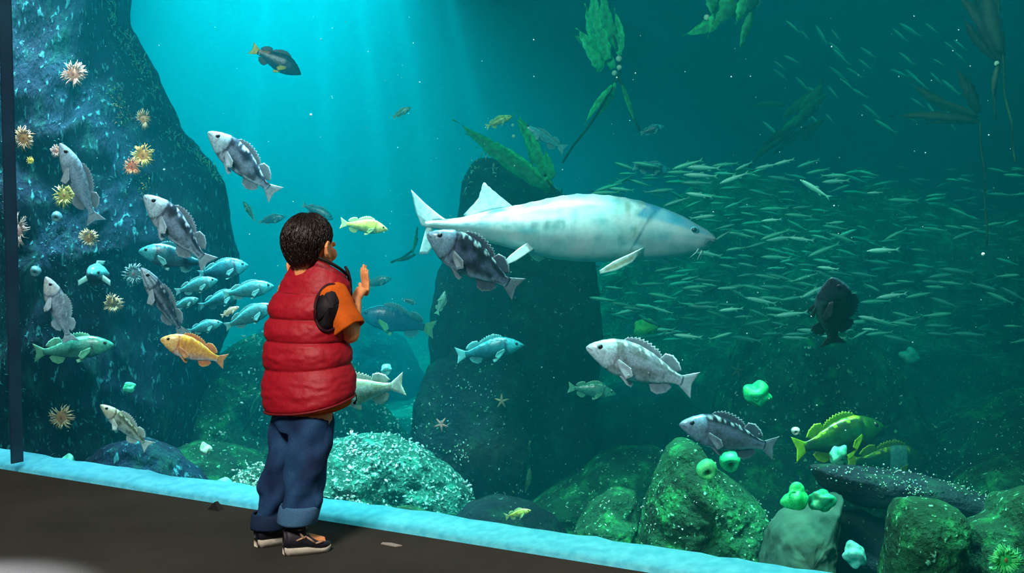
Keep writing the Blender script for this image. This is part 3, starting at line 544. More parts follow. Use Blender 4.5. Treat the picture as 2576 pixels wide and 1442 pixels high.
# ------------------------------------------------------------------ the sturgeon
def sturgeon():
    d = 1.0; cx, cy = 1420, 575; s = depth(cx, cy, d) / F; loc = P(cx, cy, d)
    st = [(1801, 598, 606), (1795, 592, 613), (1780, 579, 624), (1760, 568, 634), (1720, 545, 645), (1680, 528, 651), (1640, 514, 654), (1600, 503, 655), (1550, 494, 658), (1500, 489, 659), (1450, 488, 658), (1400, 495, 653), (1350, 506, 643), (1300, 517, 630), (1250, 526, 616), (1200, 537, 602), (1160, 547, 590), (1120, 552, 580), (1090, 553, 575), (1070, 556, 574)]
    hw = [3, 9, 18, 28, 42, 50, 56, 60, 64, 66, 66, 62, 55, 47, 38, 29, 22, 15, 10, 7]
    def at(x):
        for i in range(len(st) - 1):
            if st[i][0] >= x >= st[i + 1][0]:
                q = (st[i][0] - x) / (st[i][0] - st[i + 1][0]); return st[i][1] * (1 - q) + st[i + 1][1] * q, st[i][2] * (1 - q) + st[i + 1][2] * q, hw[i] * (1 - q) + hw[i + 1] * q
        return st[-1][1], st[-1][2], hw[-1]
    def lp(x, y, yy=0.0):     # pixel offsets to the fish's own frame (x towards the head, y away, z up)
        return Vector(((x - cx) * s, yy * s, (cy - y) * s))
    nt_, na = 110, 40; v = []; f = []; cc = []
    for i in range(nt_ + 1):
        q = i / nt_; x = 1801 - (1801 - 1070) * q ** 1.12; a, b, w_ = at(x)
        for k in range(na):
            ph = 2 * math.pi * k / na; c_, s_ = math.cos(ph), math.sin(ph); mid = (a + b) / 2; h = (b - a) / 2
            bumpy = 1.6 * max(0, math.cos(x * .16)) * (c_ > .93) * (1280 < x < 1640) + 1.0 * max(0, math.cos(x * .3)) * (abs(c_ - (.28 if x < 1400 else .1)) < .07) * (x < 1620)
            y = mid - h * math.copysign(abs(c_) ** .95, c_) - (bumpy if c_ > .93 else 0); yy = -(w_ + (bumpy if c_ < .93 else 0)) * math.copysign(abs(s_) ** .9, s_)
            v.append(lp(x, y, yy))
            n1 = noise.noise(Vector((x * .014, c_ * 2.2, 1))); n2 = noise.noise(Vector((x * .06, c_ * 5, 7)))
            c = mixc((.62, .88, .86), (.90, .98, .95), .5 + n1 * 1.7 + .3 * c_)
            if c_ > .55: c = mixc(c, (.04, .48, .62), max(0, n1 * 1.9 + .05))
            if 1540 < x < 1640: c = mixc(c, (.26, .34, .22), max(0, 1.0 * n2 + .25 * (c_ > -.2)))
            if c_ < .18 and x < 1420 and c_ > -.1: c = mixc(c, (.10, .30, .32), .55 + n2 * .8)
            if c_ < -.1 and x < 1360: c = mixc(c, (.38, .78, .72), .5)
            if abs(c_ - .24) < .06 and x < 1400: c = (.85, 1, .98)
            gx = 1612 + 42 * c_ - 14 * (c_ + .3) ** 2 * (c_ < -.3)
            if x > gx: c = mixc(c, (.42, .62, .66), .60 if c_ < .1 else .15)
            if x > 1640 and c_ > .45: c = mixc(c, (.10, .60, .85), .65 + n1 * .5)
            if gx - 28 < x < gx + 12 and c_ > .45: c = mixc(c, (.03, .30, .55), .75 + n2 * .4)
            if abs(x - gx) < 4.5 and -.62 < c_ < .72: c = mixc(c, (.05, .20, .26), .9)
            c = mixc(c, (.10, .46, .54), max(0, noise.noise(Vector((x * .035, c_ * 3.1, 4))) * 1.1 - .1)); c = mixc(c, (1.0, .93, .92), max(0, noise.noise(Vector((x * .022, c_ * 2.1, 9))) * 1.2 - .05))
            if x > 1770 and -.3 < c_ < .15: c = mixc(c, (.30, .30, .34), .6)
            cc.append((c[0] * .52, c[1] * .58, c[2] * .62))
    for i in range(nt_):
        for k in range(na): f.append([i * na + k, (i + 1) * na + k, (i + 1) * na + (k + 1) % na, i * na + (k + 1) % na])
    f += [list(range(na)), [nt_ * na + k for k in range(na)][::-1]]
    o = mesh('sturgeon', v, f, M['sturgeon'], None, True, cc); tag(o, 'huge pale white sturgeon swimming right across the middle of the tank', 'fish')
    setrot(o, loc, RT.copy(), UP.copy())
    W = (.45, .70, .72)
    def fin(nm, base, tip, n=14, th=2.2, jag=0, col=None):
        def al(pts, q):
            x = q * (len(pts) - 1); i = min(int(x), len(pts) - 2); r = x - i; a, b = pts[i], pts[i + 1]
            return lp(*[a[k] * (1 - r) + b[k] * r for k in range(3)])
        m = MB(); m.strip([al(base, i / n) for i in range(n + 1)], [al(tip, i / n) for i in range(n + 1)], th * s, 8, col or (lambda a, b: mixc(W, (.22, .62, .68), b * .6)), jag); return m.build(nm, M['fin'], o)
    fin('dorsal_fin', [(1290, 520, 0), (1262, 526, 0), (1235, 532, 0), (1205, 538, 0), (1172, 546, 0)], [(1286, 516, 0), (1240, 478, 0), (1216, 455, 0), (1203, 500, 0), (1166, 540, 0)], 18, 4, .05)
    fin('tail_fin', [(1130, 556, 0), (1112, 554, 0), (1096, 560, 0), (1086, 566, 0), (1078, 572, 0)], [(1112, 547, 0), (1070, 512, 0), (1034, 477, 0), (1045, 530, 0), (1060, 568, 0)], 20, 5)
    fin('lower_tail_fin', [(1088, 570, 0), (1080, 573, 0), (1072, 572, 0)], [(1088, 622, 0), (1075, 640, 0), (1054, 640, 0)], 10, 4)
    fin('pectoral_fin', [(1614, 624, -52), (1580, 640, -66), (1540, 658, -80), (1502, 682, -94)], [(1604, 640, -52), (1585, 662, -64), (1545, 682, -80), (1504, 690, -94)], 16, 4, col=lambda a, b: mixc((.70, .90, .85), (.40, .34, .12), .7 * (.3 < a < .9) * (.25 < b < .75)))
    fin('pectoral_fin', [(1640, 640, 48), (1630, 646, 48), (1620, 650, 46)], [(1690, 655, 70), (1700, 662, 75), (1680, 664, 72)], 8, 3)
    fin('pelvic_fin', [(1330, 610, -38), (1305, 626, -46), (1282, 645, -54), (1264, 664, -62)], [(1342, 628, -36), (1322, 642, -46), (1298, 658, -54), (1270, 669, -62)], 14, 4, col=lambda a, b: (.6, .72, .75))
    fin('pelvic_fin', [(1345, 635, 30), (1335, 638, 30), (1328, 636, 30)], [(1372, 648, 50), (1356, 658, 52), (1344, 652, 50)], 8, 3, col=lambda a, b: (.8, .85, .65))
    fin('anal_fin', [(1235, 606, 0), (1215, 602, 0), (1200, 598, 0)], [(1205, 620, 0), (1190, 618, 0), (1184, 608, 0)], 8, 3)
    for bx, ex, ey, yy in ((1757, 1733, 648, -20), (1765, 1752, 654, -10), (1770, 1762, 652, 10)):
        m = MB(); m.tube([lp(bx, 622, yy), lp((bx + ex) / 2 + 3, 636, yy - 2), lp(ex, ey, yy - 4)], [1.8 * s, 1.3 * s, .5 * s], 6, True, (.7, .95, .9)); m.build('barbel', M['fin'], o)
    for yy in (-1, 1):
        a, b, w_ = at(1742); m = MB(); m.ball(lp(1742, 580, -0), (0.1 * s,) * 3, 4, 3, (0, 0, 0)); m = MB()
        m.ball(lp(1742, 580, yy * w_ * .86), (13 * s, 6 * s, 10 * s), 14, 8, (.10, .35, .45)); m.ball(lp(1742, 580, yy * (w_ * .86 + 2)), (8.5 * s, 5.5 * s, 7 * s), 12, 8, (.005, .01, .02)); m.build('eye', M['fish'], o)
    m = MB(); m.tube([lp(1795, 611, -12), lp(1782, 607, -20), lp(1768, 610, -29)], [1.5 * s] * 3, 6, True, (.05, .12, .15)); m.build('mouth', M['fish'], o)
sturgeon()
# ------------------------------------------------------------------ the silver shoal
SH = []
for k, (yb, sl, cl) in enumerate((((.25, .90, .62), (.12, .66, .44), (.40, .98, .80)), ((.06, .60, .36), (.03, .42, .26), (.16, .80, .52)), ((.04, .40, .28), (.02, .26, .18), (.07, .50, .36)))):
    pr = PROF['slim']; m = MB(); nt_, na = 16, 10; v = []; f = []; cc = []
    for i in range(nt_ + 1):
        t = .87 * i / nt_; a, b, w_ = lerpprof(pr, t)
        for j in range(na):
            ph = 2 * math.pi * j / na; c_ = math.cos(ph); v.append(Vector((.5 - t, w_ * math.sin(ph) + .10 * max(0, t - .4) ** 2, (a + b) / 2 + (a - b) / 2 * c_)))
            cc.append(cl if .2 < c_ < .75 else (yb if c_ >= .75 else sl))
    for i in range(nt_):
        for j in range(na): f.append([i * na + j, i * na + (j + 1) % na, (i + 1) * na + (j + 1) % na, (i + 1) * na + j])
    m.add(v, f + [list(range(na))[::-1], [nt_ * na + j for j in range(na)]], cc)
    m.strip([Vector((-.34, .02, z)) for z in (.022, 0, -.022)], [Vector((-.5, .04, .085)), Vector((-.42, .03, 0)), Vector((-.5, .04, -.085))], .006, 3, sl)
    m.strip([Vector((x, 0, .066)) for x in (.06, 0, -.06)], [Vector((x, 0, .105)) for x in (.0, -.05, -.09)], .005, 2, sl)
    m.strip([Vector((x, 0, -.05)) for x in (-.12, -.18, -.22)], [Vector((x, 0, -.085)) for x in (-.15, -.21, -.24)], .005, 2, sl)
    for sg in (1, -1): m.ball((.44, sg * .020, .010), .012, 6, 4, (.01, .02, .03))
    ob = m.build('sardine', M['fish']); SH.append(ob)
rnd = random.Random(11); first = [True] * 3; placed = []
NEAR = 'small silvery green fish swimming among the dense shoal right of the sturgeon'
def sardine(k, hx, hy, tx, ty, d, label, group, side='u'):
    o = SH[k]
    if not first[k]: o = SH[k].copy(); C.objects.link(o)
    first[k] = False; loc, X, Z, L = basis(hx, hy, tx, ty, d, side); setrot(o, loc, X, Z); o.scale = (L, L, L); tag(o, label, 'fish', group)
SPEC = [((1748, 612), (1745, 640), 0), ((2180, 632), (2265, 628), 1.3, 'brightest turquoise fish of the shoal, level, right of the sturgeon\'s nose'), ((2012, 452), (2090, 500), 1.2, 'bright fish diving to the right at the top of the shoal'),
        ((1810, 462), (1885, 434), 1.4, 'fish with a pale back slanting up at the shoal\'s upper edge'), ((2055, 672), (2112, 678), 1.3, 'bright short fish just above the black fish'), ((1720, 420), (1815, 424), 1.6, 'long curved fish topmost on the shoal\'s left side'),
        ((1725, 486), (1795, 496), 1.3, 'pale-backed fish right above the sturgeon\'s brow'), ((1945, 415), (2000, 400), 1.6, 'long fish in the shoal below the dark leaning kelp'), ((1915, 556), (1968, 552), 1.3, 'bright fish in the shoal above the sturgeon\'s snout'),
        ((1985, 598), (2050, 606), 1.4, 'pale fish ahead of the sturgeon\'s snout'), ((2180, 486), (2222, 484), 1.6, 'pinkish-lit thin fish high in the shoal'), ((2205, 750), (2285, 738), 1.5, 'thin fish pointing left, right of the black fish'),
        ((2158, 796), (2225, 808), 1.5, 'curved pale fish beside the black fish\'s tail'), ((2168, 828), (2210, 830), 1.4, 'short bright fish below the curved pale one'), ((1808, 782), (1872, 776), 1.4, 'thin bright fish well below the sturgeon\'s head'), ((1238, 458), (1300, 464), 2.2, 'slender green fish before the dark arch behind the sturgeon\'s fin')]
for it in SPEC[1:]:
    sardine(0, it[0][0], it[0][1], it[1][0], it[1][1], it[2], it[3], None); placed.append(((it[0][0] + it[1][0]) / 2, it[0][1]))
n_ = 0
while n_ < 262:
    x = rnd.uniform(1500, 2570); y = rnd.uniform(395, 860)
    top = 470 if x < 1560 else 410 if x < 2050 else 425; bot = 860 if x > 1560 else 760
    if y < top or y > bot: continue
    if x > 2050 and rnd.random() < .25 + (x - 2050) / 900: continue
    if x < 1830 and 490 < y < 655 and x < 1820 - abs(y - 600) * 1.5: continue
    if x < 1620 and y > 800: continue
    if any(abs(x - a) < 30 and abs(y - b) < 9 for a, b in placed): continue
    placed.append((x, y)); dd = 1.2 + rnd.random() ** 0.8 * 2.6 + (x > 2050) * .5; dd = min(dd, 2.0) if y > 690 and x > 1740 else dd; ln = rnd.uniform(46, 92) * 2.3 / (1.4 + dd * .5); an = math.radians(rnd.gauss(3, 12))
    hx, hy = x - ln / 2 * math.cos(an), y - ln / 2 * math.sin(an)
    k = 0 if rnd.random() < .30 and x < 2150 else (1 if rnd.random() < .6 else 2)
    if rnd.random() < .12: sardine(k, x * 2 - hx, hy, hx, y * 2 - hy, dd, NEAR, 'silver shoal right of the sturgeon')
    else: sardine(k, hx, hy, x * 2 - hx, y * 2 - hy, dd, NEAR, 'silver shoal right of the sturgeon')
    n_ += 1
n_ = 0; pl = []
while n_ < 44:
    x = rnd.uniform(1940, 2420); y = rnd.uniform(60, 330)
    if y < (x - 1940) * .15 or any(abs(x - a) < 26 and abs(y - b) < 14 for a, b in pl): continue
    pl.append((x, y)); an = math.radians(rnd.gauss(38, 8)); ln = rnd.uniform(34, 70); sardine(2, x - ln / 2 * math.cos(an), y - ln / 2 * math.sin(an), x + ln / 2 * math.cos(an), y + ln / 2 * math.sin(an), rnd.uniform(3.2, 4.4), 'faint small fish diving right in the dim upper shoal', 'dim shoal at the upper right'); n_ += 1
m = MB(); src = SH[1].data
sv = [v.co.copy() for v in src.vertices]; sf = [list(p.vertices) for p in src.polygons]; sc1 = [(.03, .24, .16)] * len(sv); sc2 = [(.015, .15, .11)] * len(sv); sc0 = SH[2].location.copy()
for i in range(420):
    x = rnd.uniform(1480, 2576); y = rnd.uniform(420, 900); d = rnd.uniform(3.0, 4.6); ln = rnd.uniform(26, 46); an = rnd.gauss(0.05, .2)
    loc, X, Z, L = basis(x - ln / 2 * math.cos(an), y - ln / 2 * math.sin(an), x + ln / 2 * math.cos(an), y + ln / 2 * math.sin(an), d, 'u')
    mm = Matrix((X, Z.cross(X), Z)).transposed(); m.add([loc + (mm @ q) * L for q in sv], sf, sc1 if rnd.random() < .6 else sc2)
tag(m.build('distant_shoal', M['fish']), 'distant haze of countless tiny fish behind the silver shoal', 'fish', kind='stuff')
# ------------------------------------------------------------------ anemones, starfish, kelp
def anemone(label, px, py, rpx, key=None, d=None, kind='open', c1=(.85, .55, .40), c2=(.95, .80, .65), seed=0, group=None, squash=1.0, nten=70):
    base = near(key, px, py) if key else P(px, py, d)
    if key:       # sit on the rock at that pixel
        dd = N.dot(base) - K0; base = P(px, py, dd - 0.015)
    dd = N.dot(base) - K0; s = depth(px, py, dd) / F * rpx; rnd = random.Random(seed); o = empty('sea_anemone', base); tag(o, label, 'sea anemone', group)
    m = MB(); n = 18
    if kind == 'open':
        m.tube([FWD * .45 * s, FWD * .2 * s, FWD * 0 * s, -FWD * .18 * s], [.55 * s, .42 * s, .45 * s, .50 * s], n, True, mixc(c1, (.3, .15, .1), .3)); m.build('column', M['soft'], o)
        m = MB(); m.ball(-FWD * .18 * s, (.46 * s, .14 * s, .46 * s), 16, 8, c1); m.ball(-FWD * .30 * s, (.12 * s, .05 * s, .16 * s), 10, 6, mixc(c1, (.35, .05, .02), .75)); m.build('oral_disc', M['soft'], o)
        m = MB()
        for i in range(nten):
            a = rnd.uniform(0, 6.28); r0 = rnd.uniform(.28, .48); r1 = rnd.uniform(.72, 1.05); w_ = rnd.uniform(-.3, .3)
            f0 = Vector((math.cos(a) * r0, 0, math.sin(a) * r0 * squash)); f1 = Vector((math.cos(a + w_ * .4) * (r0 + r1) / 2, 0, math.sin(a + w_ * .4) * (r0 + r1) / 2 * squash)); f2 = Vector((math.cos(a + w_) * r1, 0, math.sin(a + w_) * r1 * squash))
            z0, z1, z2 = -.2, -.2 - rnd.uniform(.05, .4), -rnd.uniform(.0, .45)
            L3 = lambda q, z: (RT * q.x + UP * q.z + FWD * z) * s
            m.tube([L3(f0, z0), L3(f1, z1), L3(f2, z2)], [.045 * s, .038 * s, .016 * s], 5, True, mixc(c1, c2, rnd.random()))
        m.build('tentacles', M['soft'], o)
    elif kind == 'ring':       # a closed bulb seen with its mouth hole
        v = []; f = []; cc = []; prof = [(.02, -.30), (.16, -.36), (.26, -.56), (.40, -.78), (.60, -.84), (.80, -.70), (.96, -.35), (1.0, 0), (.9, .35), (.7, .6), (.5, .7)]
        tilt = Matrix.Rotation(.5, 3, RT) @ Matrix.Rotation(.25, 3, 'Y')
        for j, (r, z) in enumerate(prof):
            for k in range(24):
                a = 2 * math.pi * k / 24; rr = r * (1 + .05 * math.sin(a * 3 + seed) + .03 * math.sin(a * 11)); q = RT * math.cos(a) * rr + UP * math.sin(a) * rr + FWD * z
                v.append((tilt @ q) * s); cc.append(mixc((.01, .08, .04), c2, (j - .6) / 1.8) if j < 4 else mixc(c2, c1, (j - 4) / 4))
        for j in range(len(prof) - 1):
            for k in range(24): f.append([j * 24 + k, j * 24 + (k + 1) % 24, (j + 1) * 24 + (k + 1) % 24, (j + 1) * 24 + k])
        f += [list(range(24))[::-1], [(len(prof) - 1) * 24 + k for k in range(24)]]
        mesh('column', v, f, M['soft'], o, True, cc)
    else:                      # a drooping, closed lobe
        m = MB(); rot = Matrix.Rotation(seed * .9, 3, FWD); ds = Vector((seed * 3.1, seed, 0)); m.ball((0, 0, 0), 1.0, 40, 28, c1)
        for i in range(len(m.v)):
            q = m.v[i]; g = 1 + .48 * noise.noise(q * 1.1 + ds) + .07 * noise.noise(q * 3.0 + ds)
            m.c[i] = mixc(c1, c2, .5 + .9 * noise.noise(q * 2 + ds)); m.v[i] = rot @ (RT * q.x * .98 * g + UP * q.z * .80 * g + FWD * q.y * .62 * g) * s
        m.build('column', M['soft'], o)
        m = MB()
        for i in range(16):
            a = i / 16 * 6.28; p0 = rot @ (RT * math.cos(a) * .2 * s + UP * (.35 * s + math.sin(a) * .15 * s)) - FWD * .42 * s
            m.tube([p0, p0 + (RT * math.cos(a) + UP * .4) * .14 * s - FWD * .1 * s], [.04 * s, .015 * s], 5, True, c2)
        m.build('tentacles', M['soft'], o)
    return o
PK = ((.85, .28, .14), (.95, .62, .40)); TN = ((.55, .30, .10), (.75, .62, .28)); YW = ((.55, .48, .10), (.80, .74, .25)); GN = ((.0, .55, .12), (.02, .95, .32)); PL = ((.10, .60, .38), (.20, .80, .55))
anemone('white and pink spiky anemone highest on the tall blue pinnacle', 187, 188, 36, 'left', c1=(.90, .40, .25), c2=(.98, .82, .68), seed=1)
anemone('brown and cream anemone near the left window edge', 62, 350, 28, 'left', c1=TN[0], c2=PK[1], seed=2, squash=1.2)
anemone('upper yellow-fringed half of the double orange anemone', 362, 392, 32, 'left', c1=(.90, .36, .05), c2=(.90, .80, .18), seed=3)
anemone('lower orange-red half of the double orange anemone', 334, 420, 25, 'left', c1=(.90, .18, .04), c2=(.98, .50, .20), seed=4)
anemone('full yellow-green anemone below the upright silver fish', 165, 492, 34, 'left', c1=YW[0], c2=YW[1], seed=5)
anemone('tall pinkish anemone low on the left window edge', 46, 580, 30, 'left', c1=(.55, .35, .32), c2=(.75, .62, .52), seed=6, squash=1.6)
anemone('tan anemone left of the largest mottled rockfish', 225, 600, 27, 'left', c1=TN[0], c2=(.70, .60, .38), seed=7)
anemone('pale tan anemone left of the slim striped fish tail', 286, 764, 28, 'left', c1=TN[0], c2=(.70, .62, .40), seed=8)
anemone('faint grey anemone left of the slim striped fish head', 338, 690, 30, 'left', c1=(.12, .22, .24), c2=(.25, .40, .40), seed=9)
anemone('brown-hearted anemone lowest on the left above the ledge', 157, 1050, 34, 'foot' if False else 'left', c1=(.55, .25, .08), c2=(.75, .62, .35), seed=10)
anemone('small pink anemone touching the snout of an upright silver fish', 143, 380, 17, 'left', c1=(.85, .45, .35), c2=(.98, .75, .65), seed=11)
anemone('tiny bright yellow anemone near the left window edge', 77, 404, 12, 'left', c1=(.85, .65, .05), c2=(.95, .80, .2), seed=12, nten=30)
anemone('thin orange anemone on the seaweed streak of the pinnacle', 362, 300, 20, 'left', c1=(.80, .35, .12), c2=(.70, .60, .30), seed=13, squash=1.5)
anemone('grey ring-shaped anemone on the pinnacle above a pale fish', 90, 682, 14, 'left', kind='ring', c1=(.06, .18, .22), c2=(.16, .36, .40), seed=14)
anemone('small grey arch-shaped anemone under the yellow-green one', 143, 545, 14, 'left', kind='ring', c1=(.04, .20, .25), c2=(.14, .36, .42), seed=15)
anemone('green lobed anemone just above the ledge at far left', 168, 1172, 30, d=0.35, kind='lobe', c1=(.03, .42, .30), c2=(.10, .62, .45), seed=2)
anemone('turquoise anemone with yellow rim left of the child\'s shoes', 556, 1236, 32, d=0.40, kind='lobe', c1=(.06, .70, .58), c2=(.35, .85, .55), seed=3)
anemone('small pale yellow-green anemone left of the jeans', 517, 1132, 17, d=0.9, kind='lobe', c1=(.35, .70, .35), c2=(.55, .90, .60), seed=1)
anemone('bright green rounded anemone above the dusky blue rockfish', 1905, 990, 36, d=1.1, kind='lobe', c1=GN[0], c2=GN[1], seed=4)
anemone('left green ring anemone under the dusky blue rockfish', 1778, 1180, 27, d=0.55, kind='ring', c1=(.02, .50, .18), c2=(.12, .90, .28), seed=3)
anemone('right green ring anemone under the dusky blue rockfish', 1836, 1160, 27, d=0.62, kind='ring', c1=(.0, .32, .12), c2=(.03, .80, .35), seed=5)
anemone('bright green drooping anemone on the upright grey-green boulder', 2000, 1250, 36, d=0.30, kind='lobe', c1=(.0, .62, .12), c2=(.02, .95, .30), seed=6)
anemone('darker green round anemone behind the drooping bright one', 2066, 1262, 33, d=0.38, kind='lobe', c1=(.0, .28, .10), c2=(.01, .60, .28), seed=7)
anemone('frilly bright green anemone in the bottom right corner', 2526, 1408, 44, d=0.25, kind='open', c1=(.01, .60, .12), c2=(.12, .98, .35), seed=8, nten=110)
anemone('pale turquoise clam-shaped anemone in the lower right gap', 2150, 1398, 32, d=0.35, kind='lobe', c1=(.05, .50, .38), c2=(.15, .75, .60), seed=8)
anemone('curled green anemone above the long rock ledge', 2108, 1146, 26, d=0.9, kind='lobe', c1=(.03, .45, .25), c2=(.12, .70, .42), seed=9)
anemone('green tufted anemone above the black-striped silver fish', 1622, 826, 28, d=2.2, kind='lobe', c1=(.01, .80, .15), c2=(.15, .98, .15), seed=10)
anemone('dim green anemone on the far side of the large green hill', 2290, 898, 26, d=2.9, kind='lobe', c1=(.02, .50, .35), c2=(.08, .60, .40), seed=11)
anemone('tiny white ring beside the moss green fish', 2001, 1084, 11, d=0.9, kind='ring', c1=(.3, .5, .4), c2=(.75, .95, .8), seed=12)
anemone('small pale turquoise anemone behind the whitish fish tail', 972, 930, 16, d=1.0, kind='lobe', c1=(.05, .5, .5), c2=(.3, .8, .75), seed=13)
anemone('small green anemone left of the cream and brown fish', 325, 975, 16, 'left', kind='lobe', c1=(.03, .5, .25), c2=(.1, .7, .4), seed=14)
def star(label, px, py, rpx, key, c, seed):
    b = near(key, px, py); dd = N.dot(b) - K0; b = P(px, py, dd - .01); s = depth(px, py, dd) / F * rpx; m = MB()
    for i in range(5):
        a = seed + i * 1.2566 + .12 * math.sin(i * 3); q = RT * math.cos(a) + UP * math.sin(a)
        m.tube([-q * .05 * s, q * .35 * s - FWD * .05 * s, q * .7 * s, q * s + FWD * .05 * s], [.20 * s, .17 * s, .13 * s, .05 * s], 8, True, c)
    m.ball(Vector((0, 0, 0)), (.24 * s, .16 * s, .24 * s), 12, 8, c)
    o = m.build('starfish', M['soft']); o.location = b; tag(o, label, 'starfish')
star('pale orange starfish on the rounded speckled mound', 1262, 1010, 19, 'mid', (.75, .48, .25), .3)
star('dull pink starfish low on the left of the speckled mound', 1110, 1068, 19, 'mid', (.55, .28, .22), 1.0)
star('brownish starfish on the large green hill above the green anemone', 1855, 932, 19, 'hill', (.45, .35, .12), .1)
def leafm(m, A, B, w_, sag, c, n=12, twist=0.5, seed=0, fw=0.0):
    A, B = Vector(A), Vector(B); ax = (B - A); side = ax.cross(FWD).normalized(); rnd = random.Random(seed); e1 = []; e2 = []
    for i in range(n + 1):
        t = i / n; p = A.lerp(B, t) + side * sag * math.sin(t * math.pi) + FWD * fw * math.sin(t * 3.0 + seed); ww = w_ * math.sin(min(1, t * 1.08 + .06) * math.pi) ** .55 if t < .97 else w_ * .12
        dr = (side * math.cos(twist * math.sin(t * 3 + seed)) + FWD * math.sin(twist * math.sin(t * 3 + seed) + .3)).normalized()
        ru = .12 * w_ * math.sin(t * 30 + seed)
        e1.append(p + dr * (ww + ru)); e2.append(p - dr * (ww - ru))
    v = e1 + [(a + b) / 2 - FWD * w_ * .18 for a, b in zip(e1, e2)] + e2; k = n + 1
    th = FWD * max(.0015, w_ * .05); allv = v + [q + th for q in v]; f = []
    for i in range(n):
        for r in (0, 1):
            a = r * k + i; f.append([a, a + 1, a + k + 1, a + k]); a2 = a + 3 * k; f.append([a2, a2 + k, a2 + k + 1, a2 + 1])
        f.append([i + 1, i, i + 3 * k, i + 1 + 3 * k]); b = 2 * k + i; f.append([b, b + 1, b + 1 + 3 * k, b + 3 * k])
    f.append([0, k, 4 * k, 3 * k]); f.append([k, 2 * k, 5 * k, 4 * k]); f.append([k + n, n, 3 * k + n, 4 * k + n]); f.append([2 * k + n, k + n, 4 * k + n, 5 * k + n])
    cc = [mixc(c, mixc(c, tuple(min(1, q * 2.2) for q in c), .6), (j % k) / n) if (j % (3 * k)) // k != 1 else mixc(c, (.02, .06, .02), .35) for j in range(6 * k)]
    m.add(allv, f, cc)
def kelp(label, d, stems, blades, c, sc_=(.01, .05, .02), bulbs=(), group=None, cat='kelp', name='kelp'):
    x0, y0 = stems[0][0] if stems else blades[0][0:2]
    o = empty(name, P(x0, y0, d)); tag(o, label, cat, group); b0 = P(x0, y0, d); s = depth(x0, y0, d) / F; rnd = random.Random(int(x0))
    for st in stems:
        m = MB(); pts = []
        for i in range(len(st) - 1):
            for q in range(4): pts.append(P(st[i][0] * (1 - q / 4) + st[i + 1][0] * q / 4, st[i][1] * (1 - q / 4) + st[i + 1][1] * q / 4, d) - b0 + FWD * .01 * math.sin(i * 4 + q))
        pts.append(P(*st[-1], d) - b0); m.tube(pts, 3.0 * s, 8, True, sc_); m.build('stem', M['kelp'], o)
    for i, (ax, ay, bx, by, w_) in enumerate(blades):
        do = rnd.uniform(-.12, .12); m = MB(); L = math.hypot(bx - ax, by - ay) * s; w_ *= 1.25 if 1450 < x0 < 1850 and y0 < 250 else 1.15
        leafm(m, P(ax, ay, d) - b0, P(bx, by, d + do) - b0, w_ * s, rnd.uniform(-.08, .08) * L, mixc(c, tuple(q * .22 for q in c), rnd.random()), seed=i + int(ax), fw=.05 * L); m.build('blade', M['kelp'], o)
    for bx, by, r in bulbs:
        m = MB(); m.ball(P(bx, by, d) - b0, (r * s,) * 3, 12, 8, (.35, .75, .5)); m.build('float_bulb', M['soft'], o)
KG = (.03, .75, .20); KD = (.002, .015, .01); KM = (.03, .34, .10)
kelp('broad bright green kelp fan above the sturgeon\'s dorsal fin', 1.7, [[(1400, 500), (1385, 470), (1370, 440)]], [(1385, 480, 1140, 300, 17), (1385, 470, 1170, 335, 13), (1390, 465, 1230, 345, 11), (1380, 470, 1195, 372, 9), (1390, 450, 1370, 372, 11), (1370, 440, 1290, 285, 14), (1340, 420, 1300, 280, 9), (1385, 460, 1345, 400, 9)], KG, bulbs=((1292, 343, 5), (1290, 315, 4)))
kelp('drooping green kelp bunch with pale bulbs at the top centre', 1.7, [[(1560, 190), (1552, 120), (1530, 40), (1510, -60)], [(1556, 190), (1520, 260), (1480, 320), (1440, 370), (1415, 410)], [(1556, 190), (1575, 240), (1590, 290), (1610, 330)]],
     [(1552, 100, 1475, 20, 16), (1510, 175, 1450, 70, 14), (1545, 170, 1470, 10, 16), (1530, 150, 1490, -40, 18), (1555, 120, 1515, -30, 14), (1515, 130, 1440, 85, 9), (1558, 140, 1545, 20, 10), (1508, 180, 1500, 110, 12), (1548, 210, 1495, 300, 7), (1540, 215, 1470, 315, 6), (1565, 215, 1598, 310, 5), (1530, 230, 1500, 280, 6)], KG, bulbs=((1557, 148, 8), (1558, 170, 7), (1546, 184, 7)))
kelp('bright green kelp tuft hanging from the top right of centre', 1.5, [[(1800, 60), (1830, 0), (1850, -60)]], [(1850, -10, 1780, 95, 16), (1830, 30, 1715, 90, 12), (1860, 10, 1790, 60, 14), (1880, -20, 1850, 60, 14), (1905, -20, 1870, 40, 12), (1840, 40, 1740, 75, 8), (1890, 30, 1860, 130, 9), (1800, -30, 1790, 40, 12)], (.03, .60, .16), bulbs=((1778, 44, 8), (1798, 4, 10), (1902, 6, 12)))
kelp('dark kelp leaning to the left above the silver shoal', 2.9, [[(2070, 200), (2020, 280), (1950, 360), (1880, 420)]], [(2070, 215, 2000, 280, 12), (2050, 230, 1960, 300, 12), (2080, 240, 1990, 330, 10), (2060, 270, 1950, 340, 10), (2030, 300, 1900, 380, 9), (2050, 310, 1930, 400, 8), (2000, 330, 1880, 410, 7), (1975, 265, 1885, 270, 7), (2070, 300, 2010, 370, 7)], (.01, .12, .03))
kelp('dark palm-like kelp with spreading blades at the upper right', 1.2, [[(2466, 310), (2474, 420), (2480, 500), (2482, 620)]], [(2460, 305, 2240, 292, 11), (2460, 308, 2330, 312, 8), (2462, 295, 2285, 205, 12), (2462, 285, 2400, 165, 14), (2466, 280, 2440, 200, 9), (2458, 290, 2310, 240, 8)], (.004, .035, .012))
